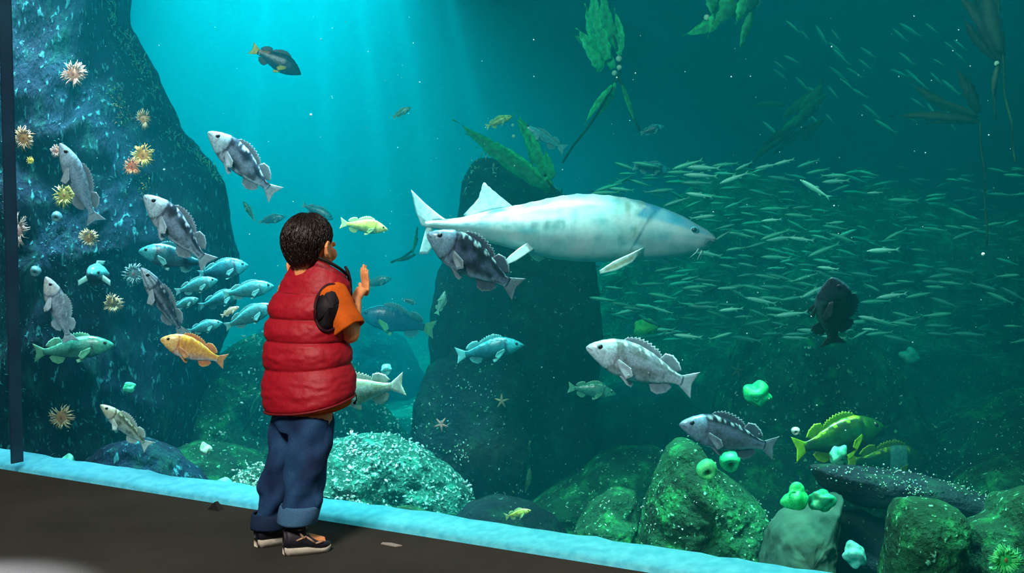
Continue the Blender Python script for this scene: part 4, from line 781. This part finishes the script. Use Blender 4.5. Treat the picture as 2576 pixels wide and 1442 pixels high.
kelp('tall black-stemmed kelp reaching the top right corner', 1.0, [[(2512, -40), (2518, 120), (2530, 240), (2545, 330), (2555, 410)], [(2518, 150), (2500, 200), (2505, 300)]], [(2516, 150, 2390, -30, 17), (2518, 155, 2430, -60, 16), (2516, 140, 2470, -60, 20), (2522, 140, 2520, -60, 12), (2510, 150, 2420, 40, 12), (2512, 160, 2500, 260, 7)], KD, bulbs=((2508, 160, 7),))
kelp('thin pale green kelp strand rising from the low centre boulder', 1.6, [[(1322, 1240), (1328, 1180), (1326, 1130), (1334, 1110)]], [(1322, 1235, 1334, 1170, 6), (1326, 1150, 1330, 1120, 6)], (.15, .45, .2), (.1, .35, .15))
kelp('thin green weed curling down left of the sturgeon\'s tail', 1.8, [[(1050, 600), (1040, 630), (1010, 650), (985, 660)]], [(1050, 570, 1035, 650, 4), (1045, 640, 990, 658, 4)], KM)
kelp('faint green weed stalk in the middle of the slope', 1.3, [[(662, 1000), (640, 1040), (612, 1085)]], [(665, 985, 625, 1065, 6)], (.08, .45, .25))
# loose scrap and bracket on the hall floor
def fl(px, py):
    r = ray(px, py); return CAM + r * (-1.2 / r.z)
p = fl(985, 1372); m = MB(); m.add([p + E * a + N * b + Vector((0, 0, z)) for z in (.001, .004) for a, b in ((-.035, -.012), (.03, -.016), (.04, .006), (-.01, .014), (-.04, .004))], [[4, 3, 2, 1, 0], [5, 6, 7, 8, 9]] + [[i, (i + 1) % 5, 5 + (i + 1) % 5, 5 + i] for i in range(5)])
tag(m.build('paper_scrap', plain('scrap', (.35, .33, .30), rough=.8), smooth=False), 'small pale scrap lying on the carpet at the window ledge', 'scrap')
p = fl(541, 1283); m = MB(); m.add([p + E * a + N * b + Vector((0, 0, z)) for a, b, z in ((-.03, -.01, 0), (.03, -.01, 0), (.03, .02, 0), (-.03, .02, 0), (0, -.002, .030), (0, .015, .030))], [[3, 2, 1, 0], [0, 1, 4], [2, 3, 5], [1, 2, 5, 4], [3, 0, 4, 5]])
tag(m.build('floor_bracket', plain('black_bracket', (.01, .012, .012), rough=.6), smooth=False), 'small black wedge at the foot of the window left of the child', 'bracket')
# motes hanging in the water
m = MB(); rnd = random.Random(5)
for i in range(260):
    px, py = rnd.uniform(30, 2570), rnd.uniform(40, 1180); q = P(px, py, rnd.uniform(.3, 1.6)); r = rnd.uniform(.0012, .0030)
    m.ball(q, r, 5, 4, (.5, .75, .75))
m.ball(P(782, 289, .6), .0055, 8, 6, (.7, .9, .9)); m.ball(P(413, 427, .5), .005, 8, 6, (.5, .8, .8)); m.ball(P(2473, 640, .7), .006, 8, 6, (.7, .9, .8))
tag(m.build('floating_specks', M['barnacle']), 'tiny pale specks drifting in the water', 'specks', kind='stuff')
# ------------------------------------------------------------------ the child at the glass
def remesh(mb, name, mt, parent, voxel, smooth=3, cols=None):
    o = mb.build(name + '_raw', mt)
    r = o.modifiers.new('r', 'REMESH'); r.mode = 'VOXEL'; r.voxel_size = voxel
    s_ = o.modifiers.new('s', 'SMOOTH'); s_.iterations = smooth; s_.factor = .5
    dg = bpy.context.evaluated_depsgraph_get(); me = bpy.data.meshes.new_from_object(o.evaluated_get(dg)); bpy.data.objects.remove(o)
    me.name = name; me.materials.clear()
    return link(name, me, mt, parent)
SK = plain('skin', (.80, .32, .12), (.85, .37, .15), 40, .5, .15, .001, .4, .12)
BO = Q(760, 1380, 4.60); BO.z = 0
def W(px, py, y): return Q(px, py, y) - BO
SC = 4.6 / F                                    # metres per pixel at the child
HD = math.radians(31); HF = Vector((math.sin(HD), math.cos(HD), 0)); HR = Vector((math.cos(HD), -math.sin(HD), 0)); HU = Vector((0, 0, 1))
HC = W(777, 612, 4.64)                          # middle of the head
def H(r, f, u): return HC + HR * r + HF * f + HU * u
hm = Matrix((HR, HF, HU)).transposed()
m = MB()
m.ball(H(0, -.004, .008), (.074, .085, .084), 28, 20, rot=hm)                    # skull
m.ball(H(0, .035, -.035), (.062, .056, .070), 24, 16, rot=hm)                    # face
m.ball(H(0, .055, -.078), (.032, .032, .026), 16, 12, rot=hm)                    # chin
for sg in (-1, 1):
    m.ball(H(sg * .038, .058, -.038), (.028, .028, .026), 16, 12, rot=hm)        # cheek
    m.ball(H(sg * .075, .002, -.022), (.010, .020, .028), 14, 12, rot=hm @ Matrix.Rotation(sg * .45, 3, 'Z'))   # ear
    m.tube([H(sg * .078, .012, -.040), H(sg * .084, .002, -.046), H(sg * .087, -.014, -.030), H(sg * .087, -.018, -.010), H(sg * .083, -.006, .006), H(sg * .078, .010, .004)], [.005, .006, .006, .0065, .006, .005], 8)
    m.ball(H(sg * .030, .088, -.006), (.014, .008, .010), 12, 8, rot=hm)         # eyelids
m.tube([H(0, .088, .008), H(0, .097, -.020), H(0, .099, -.030)], [.007, .009, .010], 10)
m.ball(H(0, .093, -.034), (.014, .010, .008), 12, 8, rot=hm)
m.ball(H(0, .090, -.058), (.020, .010, .005), 14, 8, rot=hm); m.ball(H(0, .088, -.066), (.017, .010, .005), 14, 8, rot=hm)
NK = W(772, 700, 4.66)
m.tube([H(0, -.012, -.05), H(0, -.014, -.09), NK + Vector((0, 0, -.03))], [.046, .042, .058], 20)
SHR = W(838, 738, 4.585); SHL = W(722, 744, 4.735); HIP = W(764, 1020, 4.62); CH = W(770, 790, 4.665)
m.tube([NK, CH, W(766, 900, 4.64), HIP], [(.07, .055), (.105, .075), (.10, .075), (.105, .085)], 24)
m.tube([SHL, NK + Vector((0, 0, -.03)), SHR], [.036, .045, .036], 16)
for sx, y in ((736, 4.68), (790, 4.57)):
    m.ball(W(sx, 1040, y), .062, 16, 12)
ELR = W(882, 842, 4.60); WRR = W(895, 752, 4.735); ELL = W(730, 800, 4.84); WRL = W(710, 730, 4.90)
m.tube([SHR.lerp(ELR, .1), SHR.lerp(ELR, .5), ELR], [.030, .033, .029], 16); m.ball(ELR, .029, 14, 10)
m.tube([ELR, ELR.lerp(WRR, .3), ELR.lerp(WRR, .7), WRR], [.029, .030, .024, .019], 16)
m.tube([SHL, SHL.lerp(ELL, .5), ELL], [.040, .035, .029], 16); m.ball(ELL, .029, 14, 10)
m.tube([ELL, ELL.lerp(WRL, .3), ELL.lerp(WRL, .7), WRL], [.029, .030, .024, .019], 16)
# hands lie flat on the pane: palm plane is the glass plane
GU = Vector((0, 0, 1))
def hand(wr, sg, lean, spread, turn=0.0):
    """sg +1 right hand (thumb to the left), -1 left hand"""
    up = (GU + E * lean).normalized(); sd = (E - E.dot(up) * up).normalized()
    pd = K0 - N.dot(wr + BO) - .013 - .02 * math.sin(turn)                  # depth that brings the palm to the glass
    sd = (sd * math.cos(turn) - N * math.sin(turn)).normalized()
    p0 = wr + up * .030 + N * pd * .6; pc = wr + up * .045 + N * pd
    m.tube([wr, wr + up * .018 + N * pd * .35, p0], [.019, (.020, .017), (.024, .015)], 14)
    rot = Matrix((sd, N, up)).transposed()
    m.ball(pc - up * .008, (.028, .0115, .033), 18, 12, rot=rot)
    m.ball(pc - sd * sg * .016 - up * .018, (.013, .013, .020), 14, 10, rot=rot)
    for i, (off, ln, r) in enumerate(((-.0215, .046, .0066), (-.0075, .052, .0069), (.007, .048, .0066), (.0205, .038, .0058))):
        o_ = off * sg; b0 = pc + sd * o_ + up * (.018 if i in (1, 2) else .014); an = (off * spread) * sg
        k = (up + sd * an).normalized()
        m.tube([b0 - up * .012, b0, b0 + k * ln * .42 - N * .003, b0 + k * ln * .74 - N * .002, b0 + k * ln * .97 + N * .002, b0 + k * ln + N * .003], [r * 1.05, r * 1.08, r * 1.0, r * .95, r * .82, r * .4], 10)
    tb = pc - sd * sg * .022 - up * .022; td = (-sd * sg * .75 + up * .66).normalized()
    m.tube([tb - td * .006, tb + td * .014 - N * .003, tb + td * .028 - N * .002, tb + td * .038, tb + td * .041], [.010, .0088, .0078, .0066, .003], 10)
hand(WRR, 1, -.06, 4, .5); hand(WRL, -1, -.12, 6)
# legs under the jeans, feet in the shoes
HPR = W(788, 1050, 4.575); KNR = W(772, 1190, 4.56); ANR = W(748, 1335, 4.53); HPL = W(734, 1050, 4.67); KNL = W(704, 1190, 4.66); ANL = W(676, 1330, 4.64)
for hp, kn, an_ in ((HPR, KNR, ANR), (HPL, KNL, ANL)):
    m.tube([hp, hp.lerp(kn, .5), kn, kn.lerp(an_, .35), an_], [.064, .055, .042, .042, .028], 16)
FR = math.radians(66); FDR = Vector((math.sin(FR), math.cos(FR), 0)); FL = math.radians(50); FDL = Vector((math.sin(FL), math.cos(FL), 0))
for an_, fd in ((ANR, FDR), (ANL, FDL)):
    a0 = Vector((an_.x, an_.y, .05)); m.tube([Vector((an_.x, an_.y, an_.z)), a0, a0 + fd * .05 - Vector((0, 0, .015)), a0 + fd * .09 - Vector((0, 0, .022))], [.028, .027, .024, .018], 14)
boy = remesh(m, 'person', SK, None, .0032, 3); boy.location = BO
tag(boy, 'child in red padded vest and rolled jeans standing with both hands raised to the glass', 'person')
# hair: a cap that follows the skull plus locks combed over it
HAIR = plain('hair', (.005, .0035, .003), (.018, .011, .008), 160, .38, .6, .002, .45)
def hairedge(az):        # lowest height of the hair at an azimuth about the head (0 = forward)
    a = abs((az + math.pi) % (2 * math.pi) - math.pi)
    if a < .75: return .052
    if a < 1.35: return .052 - (a - .75) / .6 * .052
    if a < 1.75: return .000 - (a - 1.35) / .4 * .012
    if a < 2.1: return -.012 - (a - 1.75) / .35 * .052
    return -.064 - (a - 2.1) / 1.04 * .012
def scalp(az, u, off):
    """a point on the hair surface; u 0 crown .. 1 edge"""
    ze = hairedge(az); top = .098; z = top + (ze - top) * u
    q = max(0.0, 1 - ((z - .008) / .0915) ** 2) ** .5 if z > .008 else 1 - .26 * ((.008 - z) / .08) ** 2 - .06 * max(0, (.008 - z) / .08)
    return Vector((math.sin(az) * .080 * q, -.006 + math.cos(az) * (.093 if abs(az) < 1.5 else .094) * q, z)) * (1 + off)
m = MB(); na, nr = 72, 26; v = []; f = []
for L_ in (0, 1):
    for j in range(nr + 1):
        for k in range(na):
            az = -math.pi + 2 * math.pi * k / na; u = (j / nr); uu = math.sin(u * math.pi / 2)
            z0 = .098; ze = hairedge(az); ph = u; z = z0 - (z0 - ze) * (1 - math.cos(u * math.pi / 2)) if j else z0
            p = scalp(az, (z0 - z) / (z0 - ze), -.045); d_ = p.normalized(); thick = (.007 if L_ == 0 else -.004) * (1 - .55 * u ** 4)
            if L_ == 0: thick += .0030 * noise.noise(Vector((az * 7, u * 3, 1))) + .0022 * math.sin(az * 31 + 4 * u)
            p = p + d_ * thick; v.append(HC + hm @ p)
N1 = (nr + 1) * na
for j in range(nr):
    for k in range(na):
        k2 = (k + 1) % na; f.append([j * na + k, (j + 1) * na + k, (j + 1) * na + k2, j * na + k2]); f.append([N1 + j * na + k, N1 + j * na + k2, N1 + (j + 1) * na + k2, N1 + (j + 1) * na + k])
for k in range(na):
    k2 = (k + 1) % na; f.append([nr * na + k, N1 + nr * na + k, N1 + nr * na + k2, nr * na + k2])
m.add(v, f); rnd = random.Random(3)
for i in range(1500):
    az = rnd.uniform(-math.pi, math.pi); u0 = rnd.uniform(0, .92); dl = rnd.uniform(.10, .24); da = rnd.uniform(-.16, .16); pts = []
    for q in range(5):
        u = u0 + dl * q / 4; a = az + da * q / 4; p = scalp(a, min(1.02, u), -.045); p = p + p.normalized() * (.0078 * (1 - .5 * min(1, u) ** 4) + .0015 * math.sin(q / 4 * math.pi) + (.002 if q == 4 else 0)); pts.append(HC + hm @ p)
    m.tube(pts, [.0007, .0019, .0021, .0016, .0004], 4)
m.build('hair', HAIR, boy)
# the padded vest
VR = vcol('vest_nylon', .58, 90, .12, .35, .004, .4); VC = vcol('vest_trim', .6, 60, .2, .2, .001, .2)
seams = [(668, .9), (683, .3), (739, 1), (798, 1), (855, 1), (919, 1), (1012, 1)]
rows = [   # pixel row, left x, right x, camera depth of the middle, half depth
 (664, 742, 868, 4.66, .062), (683, 735, 876, 4.66, .070), (700, 725, 880, 4.66, .078), (718, 711, 882, 4.665, .088), (739, 697, 882, 4.665, .098), (760, 688, 880, 4.665, .105), (798, 679, 874, 4.66, .110),
 (855, 672, 872, 4.65, .112), (919, 668, 880, 4.64, .114), (980, 667, 886, 4.63, .116), (1018, 668, 890, 4.62, .118)]
def vrow(py):
    for i in range(len(rows) - 1):
        if rows[i][0] <= py <= rows[i + 1][0]:
            q = (py - rows[i][0]) / (rows[i + 1][0] - rows[i][0]); return [rows[i][k] * (1 - q) + rows[i + 1][k] * q for k in (1, 2, 3, 4)]
    return list(rows[-1][1:])
def puff(py):
    for i in range(len(seams) - 1):
        a, b = seams[i][0], seams[i + 1][0]
        if a <= py <= b: return abs(math.sin((py - a) / (b - a) * math.pi)) ** .55, (py - a) / (b - a)
    return 0, 0
def vring(py, extra=0.0, lift=0.0):
    xl, xr, y, hd = vrow(py); c = W((xl + xr) / 2, py, y); wpx = (xr - xl) / 2 * y / F; hw = math.sqrt(max(1e-6, wpx ** 2 - (hd * .52) ** 2)) / .854
    out = []
    for k in range(96):
        a = 2 * math.pi * k / 96; ca, sa = math.cos(a), math.sin(a)
        p = c + E * (hw + extra) * math.copysign(abs(ca) ** .86, ca) + N * (hd + extra) * math.copysign(abs(sa) ** .86, sa)
        fr = N.dot((p - c)) / hd                      # -1 back .. 1 front
        z = c.z + lift + max(0, (py - 850) / 165) * (.024 * fr + .020 * ca) - ((.034 * fr + .020 * ca) * max(0, 1 - (py - 664) / 90) if py < 754 else 0)
        out.append(Vector((p.x, p.y, z)))
    return out
m = MB(); pys = []; py = 668.0
while py < 1012: pys.append(py); py += 2.6
pys.append(1012); v = []; f = []; cc = []
for py in pys:
    pf, q = puff(py); pu = (.0150 if py > 739 else .006 if py > 683 else .003) * pf
    ring = vring(py, pu - .004)
    xl, xr, y, hd = vrow(py); c = W((xl + xr) / 2, py, y)
    for k, p in enumerate(ring):
        wr = .0040 * noise.noise(Vector((p.x * 14, p.y * 14, p.z * 38))) + .0024 * noise.noise(p * 60); d_ = (p - Vector((c.x, c.y, p.z))).normalized()
        v.append(p + d_ * wr * (0.3 + pf)); cc.append((.36, .002, .014) if py > 683 else (.26, .004, .014))
na = 96
inner = []
for py in pys[::-1]:
    for p in vring(py, -.016): inner.append(p)
R = len(pys); v += inner; cc += [(.05, .01, .01)] * len(inner)
for j in range(2 * R - 1):
    for k in range(na): f.append([j * na + k, (j + 1) * na + k, (j + 1) * na + (k + 1) % na, j * na + (k + 1) % na])
for k in range(na): f.append([(2 * R - 1) * na + k, k, (k + 1) % na, (2 * R - 1) * na + (k + 1) % na])
m.add(v, f, cc); vest = m.build('vest', VR, boy)
tr = MB(); ring = vring(666, .001, .004); tr.tube(ring[60:] + ring[:40], [.0055] * 76, 8, True, (.012, .008, .010)); tr.build('collar_binding', VC, vest)
tr = MB(); ring = vring(1012, .001, -.002); tr.tube(ring + ring[:1], [.0042] * 97, 8, False, (.16, .004, .008)); tr.build('hem', VR, vest)
for i, py in enumerate((739, 798, 855, 919)):
    tr = MB(); ring = vring(py, -.0035); tr.tube(ring + ring[:1], [.0016] * 97, 6, False, (.10, .002, .006)); tr.build('seam', VR, vest)
# front zip edge and armhole binding on the child's right side
tr = MB(); tr.tube([W(868, 670, 4.665), W(875, 684, 4.665), W(880, 705, 4.665), W(882, 735, 4.67), W(881, 762, 4.67)], [.0045, .006, .0065, .006, .004], 8, True, (.015, .010, .012)); tr.build('front_zip', VC, vest)
from mathutils.bvhtree import BVHTree
VB = BVHTree.FromPolygons([tuple(q.co) for q in vest.data.vertices], [list(p_.vertices) for p_ in vest.data.polygons])
def onvest(px, py, off):
    o_ = CAM - BO; d_ = ray(px, py).normalized(); h = VB.ray_cast(o_, d_)
    if h[0] is None: return W(px, py, 4.62)
    return h[0] + h[1] * off
def hole(rx, ry, off, cx=828, cy=775):
    return [onvest(cx + rx * math.cos(k * math.pi / 24) + 6 * math.sin(k * math.pi / 24), cy - ry * math.sin(k * math.pi / 24), off) for k in range(48)]
ah = hole(35, 59, .003); tr = MB(); tr.tube(ah + ah[:1], [.0055] * 49, 10, False, (.030, .004, .008)); tr.build('armhole_binding', VC, vest)
tr = MB(); r0 = hole(32, 56, .003); r1 = hole(26, 46, .013); r1b = hole(14, 24, .024); r2 = hole(.5, .5, .028); r3 = hole(32, 56, -.004)
loft_v = [p for r_ in (r3, r0, r1, r1b, r2) for p in r_]; loft_f = [[j_ * 48 + k, j_ * 48 + (k + 1) % 48, (j_ + 1) * 48 + (k + 1) % 48, (j_ + 1) * 48 + k] for j_ in range(4) for k in range(48)]
tr.add(loft_v, loft_f, (.010, .008, .012)); tr.build('armhole_shade', VC, vest)  # dark disc on the vest, standing in for the shade inside the armhole
tr = MB(); tr.tube([W(888, 985, 4.66), W(896, 996, 4.66), W(897, 1006, 4.66), W(892, 1013, 4.66)], [.0026, .0024, .0024, .003], 8, True, (.006, .006, .008)); tr.ball(W(892, 1014, 4.66), .005, 8, 6, (.006, .006, .008)); tr.build('drawcord', VC, vest)
# orange t-shirt: sleeves and the hem that shows below the vest
TS = vcol('tshirt_cotton', .8, 220, .12, .3, .002, .1); OR = (.62, .115, .012)
m = MB()
def sleeve(sh, el, r0, r1, frac, seed):
    v = []; f = []; n = 40; ax = (el - sh).normalized(); a0 = ax.cross(Vector((0, 0, 1))); a0.normalize(); b0 = ax.cross(a0); J = 26
    for L_ in (0, 1):
        for j in range(J + 1):
            t = j / J if L_ == 0 else 1 - j / J; p = sh.lerp(el, t * frac); r = (r0 + (r1 - r0) * t - .003 * L_) * (max(0, 1 - (1 - min(1, .02 + t * 4.5)) ** 2) ** .5)
            for k in range(n):
                a = 2 * math.pi * k / n; w_ = .0040 * math.sin(a * 4 + t * 3 + seed) * (.3 + t) + .004 * noise.noise(Vector((a * 1.5, t * 4, seed)))
                v.append(p + (a0 * math.cos(a) + b0 * math.sin(a)) * (r + w_) + ax * .006 * math.sin(a * 2 + seed) * t)
    for j in range(2 * J + 1):
        for k in range(n): f.append([j * n + k, (j + 1) * n + k, (j + 1) * n + (k + 1) % n, j * n + (k + 1) % n])
    f.append(list(range(n))[::-1]); f.append([(2 * J + 1) * n + k for k in range(n)])
    q = MB(); q.add(v, f, OR); return q
ring = [vring(py, e) for py, e in ((980, -.020), (1000, -.014), (1012, -.008), (1012, -.012), (1000, -.020))]
ring[2] = [p - Vector((0, 0, .006 + .016 * max(0, E.dot(p - HIP) / .13))) for p in ring[2]]; ring[3] = [p - Vector((0, 0, .006 + .016 * max(0, E.dot(p - HIP) / .13))) for p in ring[3]]
v = [p for r in ring for p in r]; f = []
for j in range(5):
    for k in range(96): f.append([(j % 5) * 96 + k, ((j + 1) % 5) * 96 + k, ((j + 1) % 5) * 96 + (k + 1) % 96, (j % 5) * 96 + (k + 1) % 96])
m.add(v, f, OR); shirt = m.build('t_shirt', TS, boy)
sleeve(W(820, 714, 4.60), W(880, 852, 4.585), .056, .060, .84, 1).build('sleeve', TS, shirt); sleeve(SHL, ELL, .040, .038, .72, 4).build('sleeve', TS, shirt)
# jeans with turned up cuffs
DN = vcol('denim', .8, 380, .30, .4, .001, .15)
def ellring(cx, py, y, wpx, hd, n=48, seed=0, wrk=0.0, t=0, dz=0):
    c = W(cx, py, y); hw = wpx * y / F / .93; out = []
    for k in range(n):
        a = 2 * math.pi * k / n; w_ = wrk * (.007 * noise.noise(Vector((a * 1.2, t * 9, seed))) + .004 * math.sin(a * 3 + t * 17 + seed))
        out.append(c + E * (hw + w_) * math.cos(a) + N * (hd + w_) * math.sin(a) + Vector((0, 0, dz)))
    return out
def loft(m, rings, c, closed=True):
    n = len(rings[0]); v = [p for r in rings for p in r]; f = []
    for j in range(len(rings) - 1):
        for k in range(n): f.append([j * n + k, (j + 1) * n + k, (j + 1) * n + (k + 1) % n, j * n + (k + 1) % n])
    if closed: f.append(list(range(n))[::-1]); f.append([(len(rings) - 1) * n + k for k in range(n)])
    m.add(v, f, c)
def interp(keys, n):
    out = []
    for i in range(n + 1):
        x = i / n * (len(keys) - 1); j = min(int(x), len(keys) - 2); r = x - j; r = r * r * (3 - 2 * r) * .5 + r * .5; out.append([keys[j][k] * (1 - r) + keys[j + 1][k] * r for k in range(len(keys[0]))])
    return out
DK = (.012, .040, .115)
legR = [(778, 1000, 4.60, 58, .078), (779, 1060, 4.585, 58, .078), (777, 1120, 4.57, 55, .072), (771, 1180, 4.56, 51, .066), (762, 1240, 4.55, 47, .060), (753, 1290, 4.54, 42, .058), (747, 1318, 4.535, 41, .056)]
legL = [(740, 1000, 4.66, 48, .075), (735, 1060, 4.665, 46, .072), (722, 1120, 4.665, 43, .066), (708, 1180, 4.66, 42, .062), (695, 1240, 4.655, 41, .058), (684, 1290, 4.65, 39, .056), (676, 1328, 4.645, 37, .054)]
m = MB()
def seatring(py, g):
    return ellring(762, py, 4.62, 76 + g, .088, 48)
for keys, sd in ((legR, 1), (legL, 5)):
    K = interp(keys, 46); loft(m, [ellring(*k, 48, sd, .8 + 1.0 * (i / 46) * (1 if i < 38 else (46 - i) / 9), i / 46) for i, k in enumerate(K)], DK)
loft(m, [seatring(975, -6), seatring(1000, -2), seatring(1030, 0), seatring(1062, -4), seatring(1082, -26)], DK)
jo = m.build('jr', DN); r = jo.modifiers.new('r', 'REMESH'); r.mode = 'VOXEL'; r.voxel_size = .0045; s_ = jo.modifiers.new('s', 'SMOOTH'); s_.iterations = 3
me = bpy.data.meshes.new_from_object(jo.evaluated_get(bpy.context.evaluated_depsgraph_get())); bpy.data.objects.remove(jo); me.name = 'jeans'
ca = me.color_attributes.get('Col') or me.color_attributes.new('Col', 'FLOAT_COLOR', 'POINT'); buf = []
for vt in me.vertices:
    p = vt.co; q = noise.noise(Vector((p.x * 11, p.y * 11, p.z * 7))); q2 = noise.noise(Vector((p.x * 30, p.y * 30, p.z * 22)))
    c = mixc((.008, .022, .070), (.022, .085, .21), .5 + q * .9 + q2 * .3); buf += [*c, 1]
ca.data.foreach_set('color', buf); me.materials.clear(); jeans = link('jeans', me, DN, boy)
for keys, top, bot, c, lb in ((legR, 1268, 1316, (.055, .16, .30), 'wide lighter blue turned-up cuff'), (legL, 1288, 1328, (.012, .03, .075), None)):
    m = MB(); def_ = lambda py: [keys[-2][k] + (keys[-1][k] - keys[-2][k]) * (py - keys[-2][1]) / (keys[-1][1] - keys[-2][1]) for k in range(5)]
    R_l = []
    for py, g in ((top + 3, 1), (top, 4), (top + 6, 6), ((top + bot) / 2, 6.5), (bot - 5, 6), (bot, 4), (bot + 1, 1), (bot - 3, -3), (bot - 16, -4)):
        k = def_(py); R_l.append(ellring(k[0], py, k[2], k[3] + g + .5, k[4] + (g + 2) * .0012, 48, 3, .25, py / 50))
    loft(m, R_l, c, False); cu = m.build('cuff', DN, jeans)
    if lb: cu['label'] = lb
# shoes
SO = plain('sole_white', (.55, .52, .44), (.68, .64, .54), 60, .6); SU = plain('shoe_navy', (.010, .011, .022), (.018, .018, .032), 90, .55); TRM = plain('shoe_tan_trim', (.42, .25, .17), (.5, .32, .22), 60, .6)
def shoe(an_, fd, ln, wd):
    sd = Vector((fd.y, -fd.x, 0)); b = Vector((an_.x, an_.y, 0)) - fd * ln * .30
    def sh(t):                                # half width along the foot
        return wd * (.72 + .28 * math.sin(min(1, t * 1.1) * math.pi * .9)) * min(1, (t * 14 + .25)) ** .5 * min(1, ((1 - t) * 7 + .12)) ** .5
    n = 28
    def section(t, z0, z1, k0=1.0, k1=1.0, r=.35):
        w0, w1 = sh(t) * k0, sh(t) * k1; c = b + fd * ln * t
        return [c - sd * w0 + HU * z0, c - sd * w0 * 1.03 + HU * (z0 * .5 + z1 * .5), c - sd * w1 + HU * (z0 * .15 + z1 * .85), c - sd * w1 * (1 - r) + HU * z1, c + HU * (z1 + .001), c + sd * w1 * (1 - r) + HU * z1, c + sd * w1 + HU * (z0 * .15 + z1 * .85), c + sd * w0 * 1.03 + HU * (z0 * .5 + z1 * .5), c + sd * w0 + HU * z0, c + HU * z0]
    st = empty('shoe', (0, 0, 0)); st.parent = boy
    m = MB(); loft(m, [section(i / n, .001 + .008 * max(0, (i / n - .85) / .15) ** 2, (.030 if i / n < .45 else .030 - .012 * min(1, (i / n - .45) / .3)) + .006 * max(0, (i / n - .85) / .15), .96, 1.03, .2) for i in range(n + 1)], (1, 1, 1)); m.build('sole', SO, st)
    m = MB(); rs = []
    for i in range(n + 1):
        t = i / n; top = .086 if t < .30 else .086 - .046 * min(1, (t - .30) / .42) ** .85; top -= .022 * max(0, (t - .78) / .22) ** 1.6; top -= .010 * max(0, .08 - t) / .08; rs.append(section(t, .020, max(.030, top), .97, .86 if t > .3 else .74, .55))
    loft(m, rs, (1, 1, 1)); m.build('upper', SU, st)
    m = MB()
    for i, t in enumerate((.40, .47, .54, .61)):
        top = .089 - .046 * min(1, (t - .30) / .42) ** .85; w_ = sh(t) * .55; c = b + fd * ln * t
        m.tube([c - sd * w_ + HU * (top - .006), c - sd * w_ * .5 + HU * (top + .002) + fd * .004, c + HU * (top + .004), c + sd * w_ * .5 + HU * (top + .002) - fd * .004, c + sd * w_ + HU * (top - .006)], [.0024] * 5, 6)
    m.build('laces', plain('lace', (.30, .28, .26), rough=.8), st)
    m = MB()
    for sg in (-1, 1):
        for t0, t1, z0, z1 in ((.22, .44, .050, .062), (.44, .62, .060, .036), (.62, .80, .036, .040), (.30, .40, .074, .052)):
            def sp(t, z): return b + fd * ln * t + sd * sg * (sh(t) * (.97 - .10 * (z - .03) / .05) + .0012) + HU * z
            m.tube([sp(t0, z0), sp((t0 + t1) / 2, (z0 + z1) / 2), sp(t1, z1)], [.003, .0042, .003], 6)
    m.tube([b + fd * ln * (.30 + .11 * math.cos(a)) + sd * sh(.3) * .78 * math.sin(a) + HU * (.084 + .004 * math.cos(a)) for a in [i * math.pi / 10 for i in range(21)]], [.0045] * 21, 6, False)
    m.build('trim', TRM, st)
    return st
shoe(ANR + Vector((.0, 0, 0)), FDR, .156, .037); shoe(ANL, FDL, .165, .035)
# pale sock between cuff and shoe
m = MB()
for an_ in (ANR, ANL):
    m = MB(); m.tube([Vector((an_.x, an_.y, .065)), Vector((an_.x, an_.y, .11))], [.030, .031], 18, True, (.03, .03, .045)); m.build('sock', VC, boy)
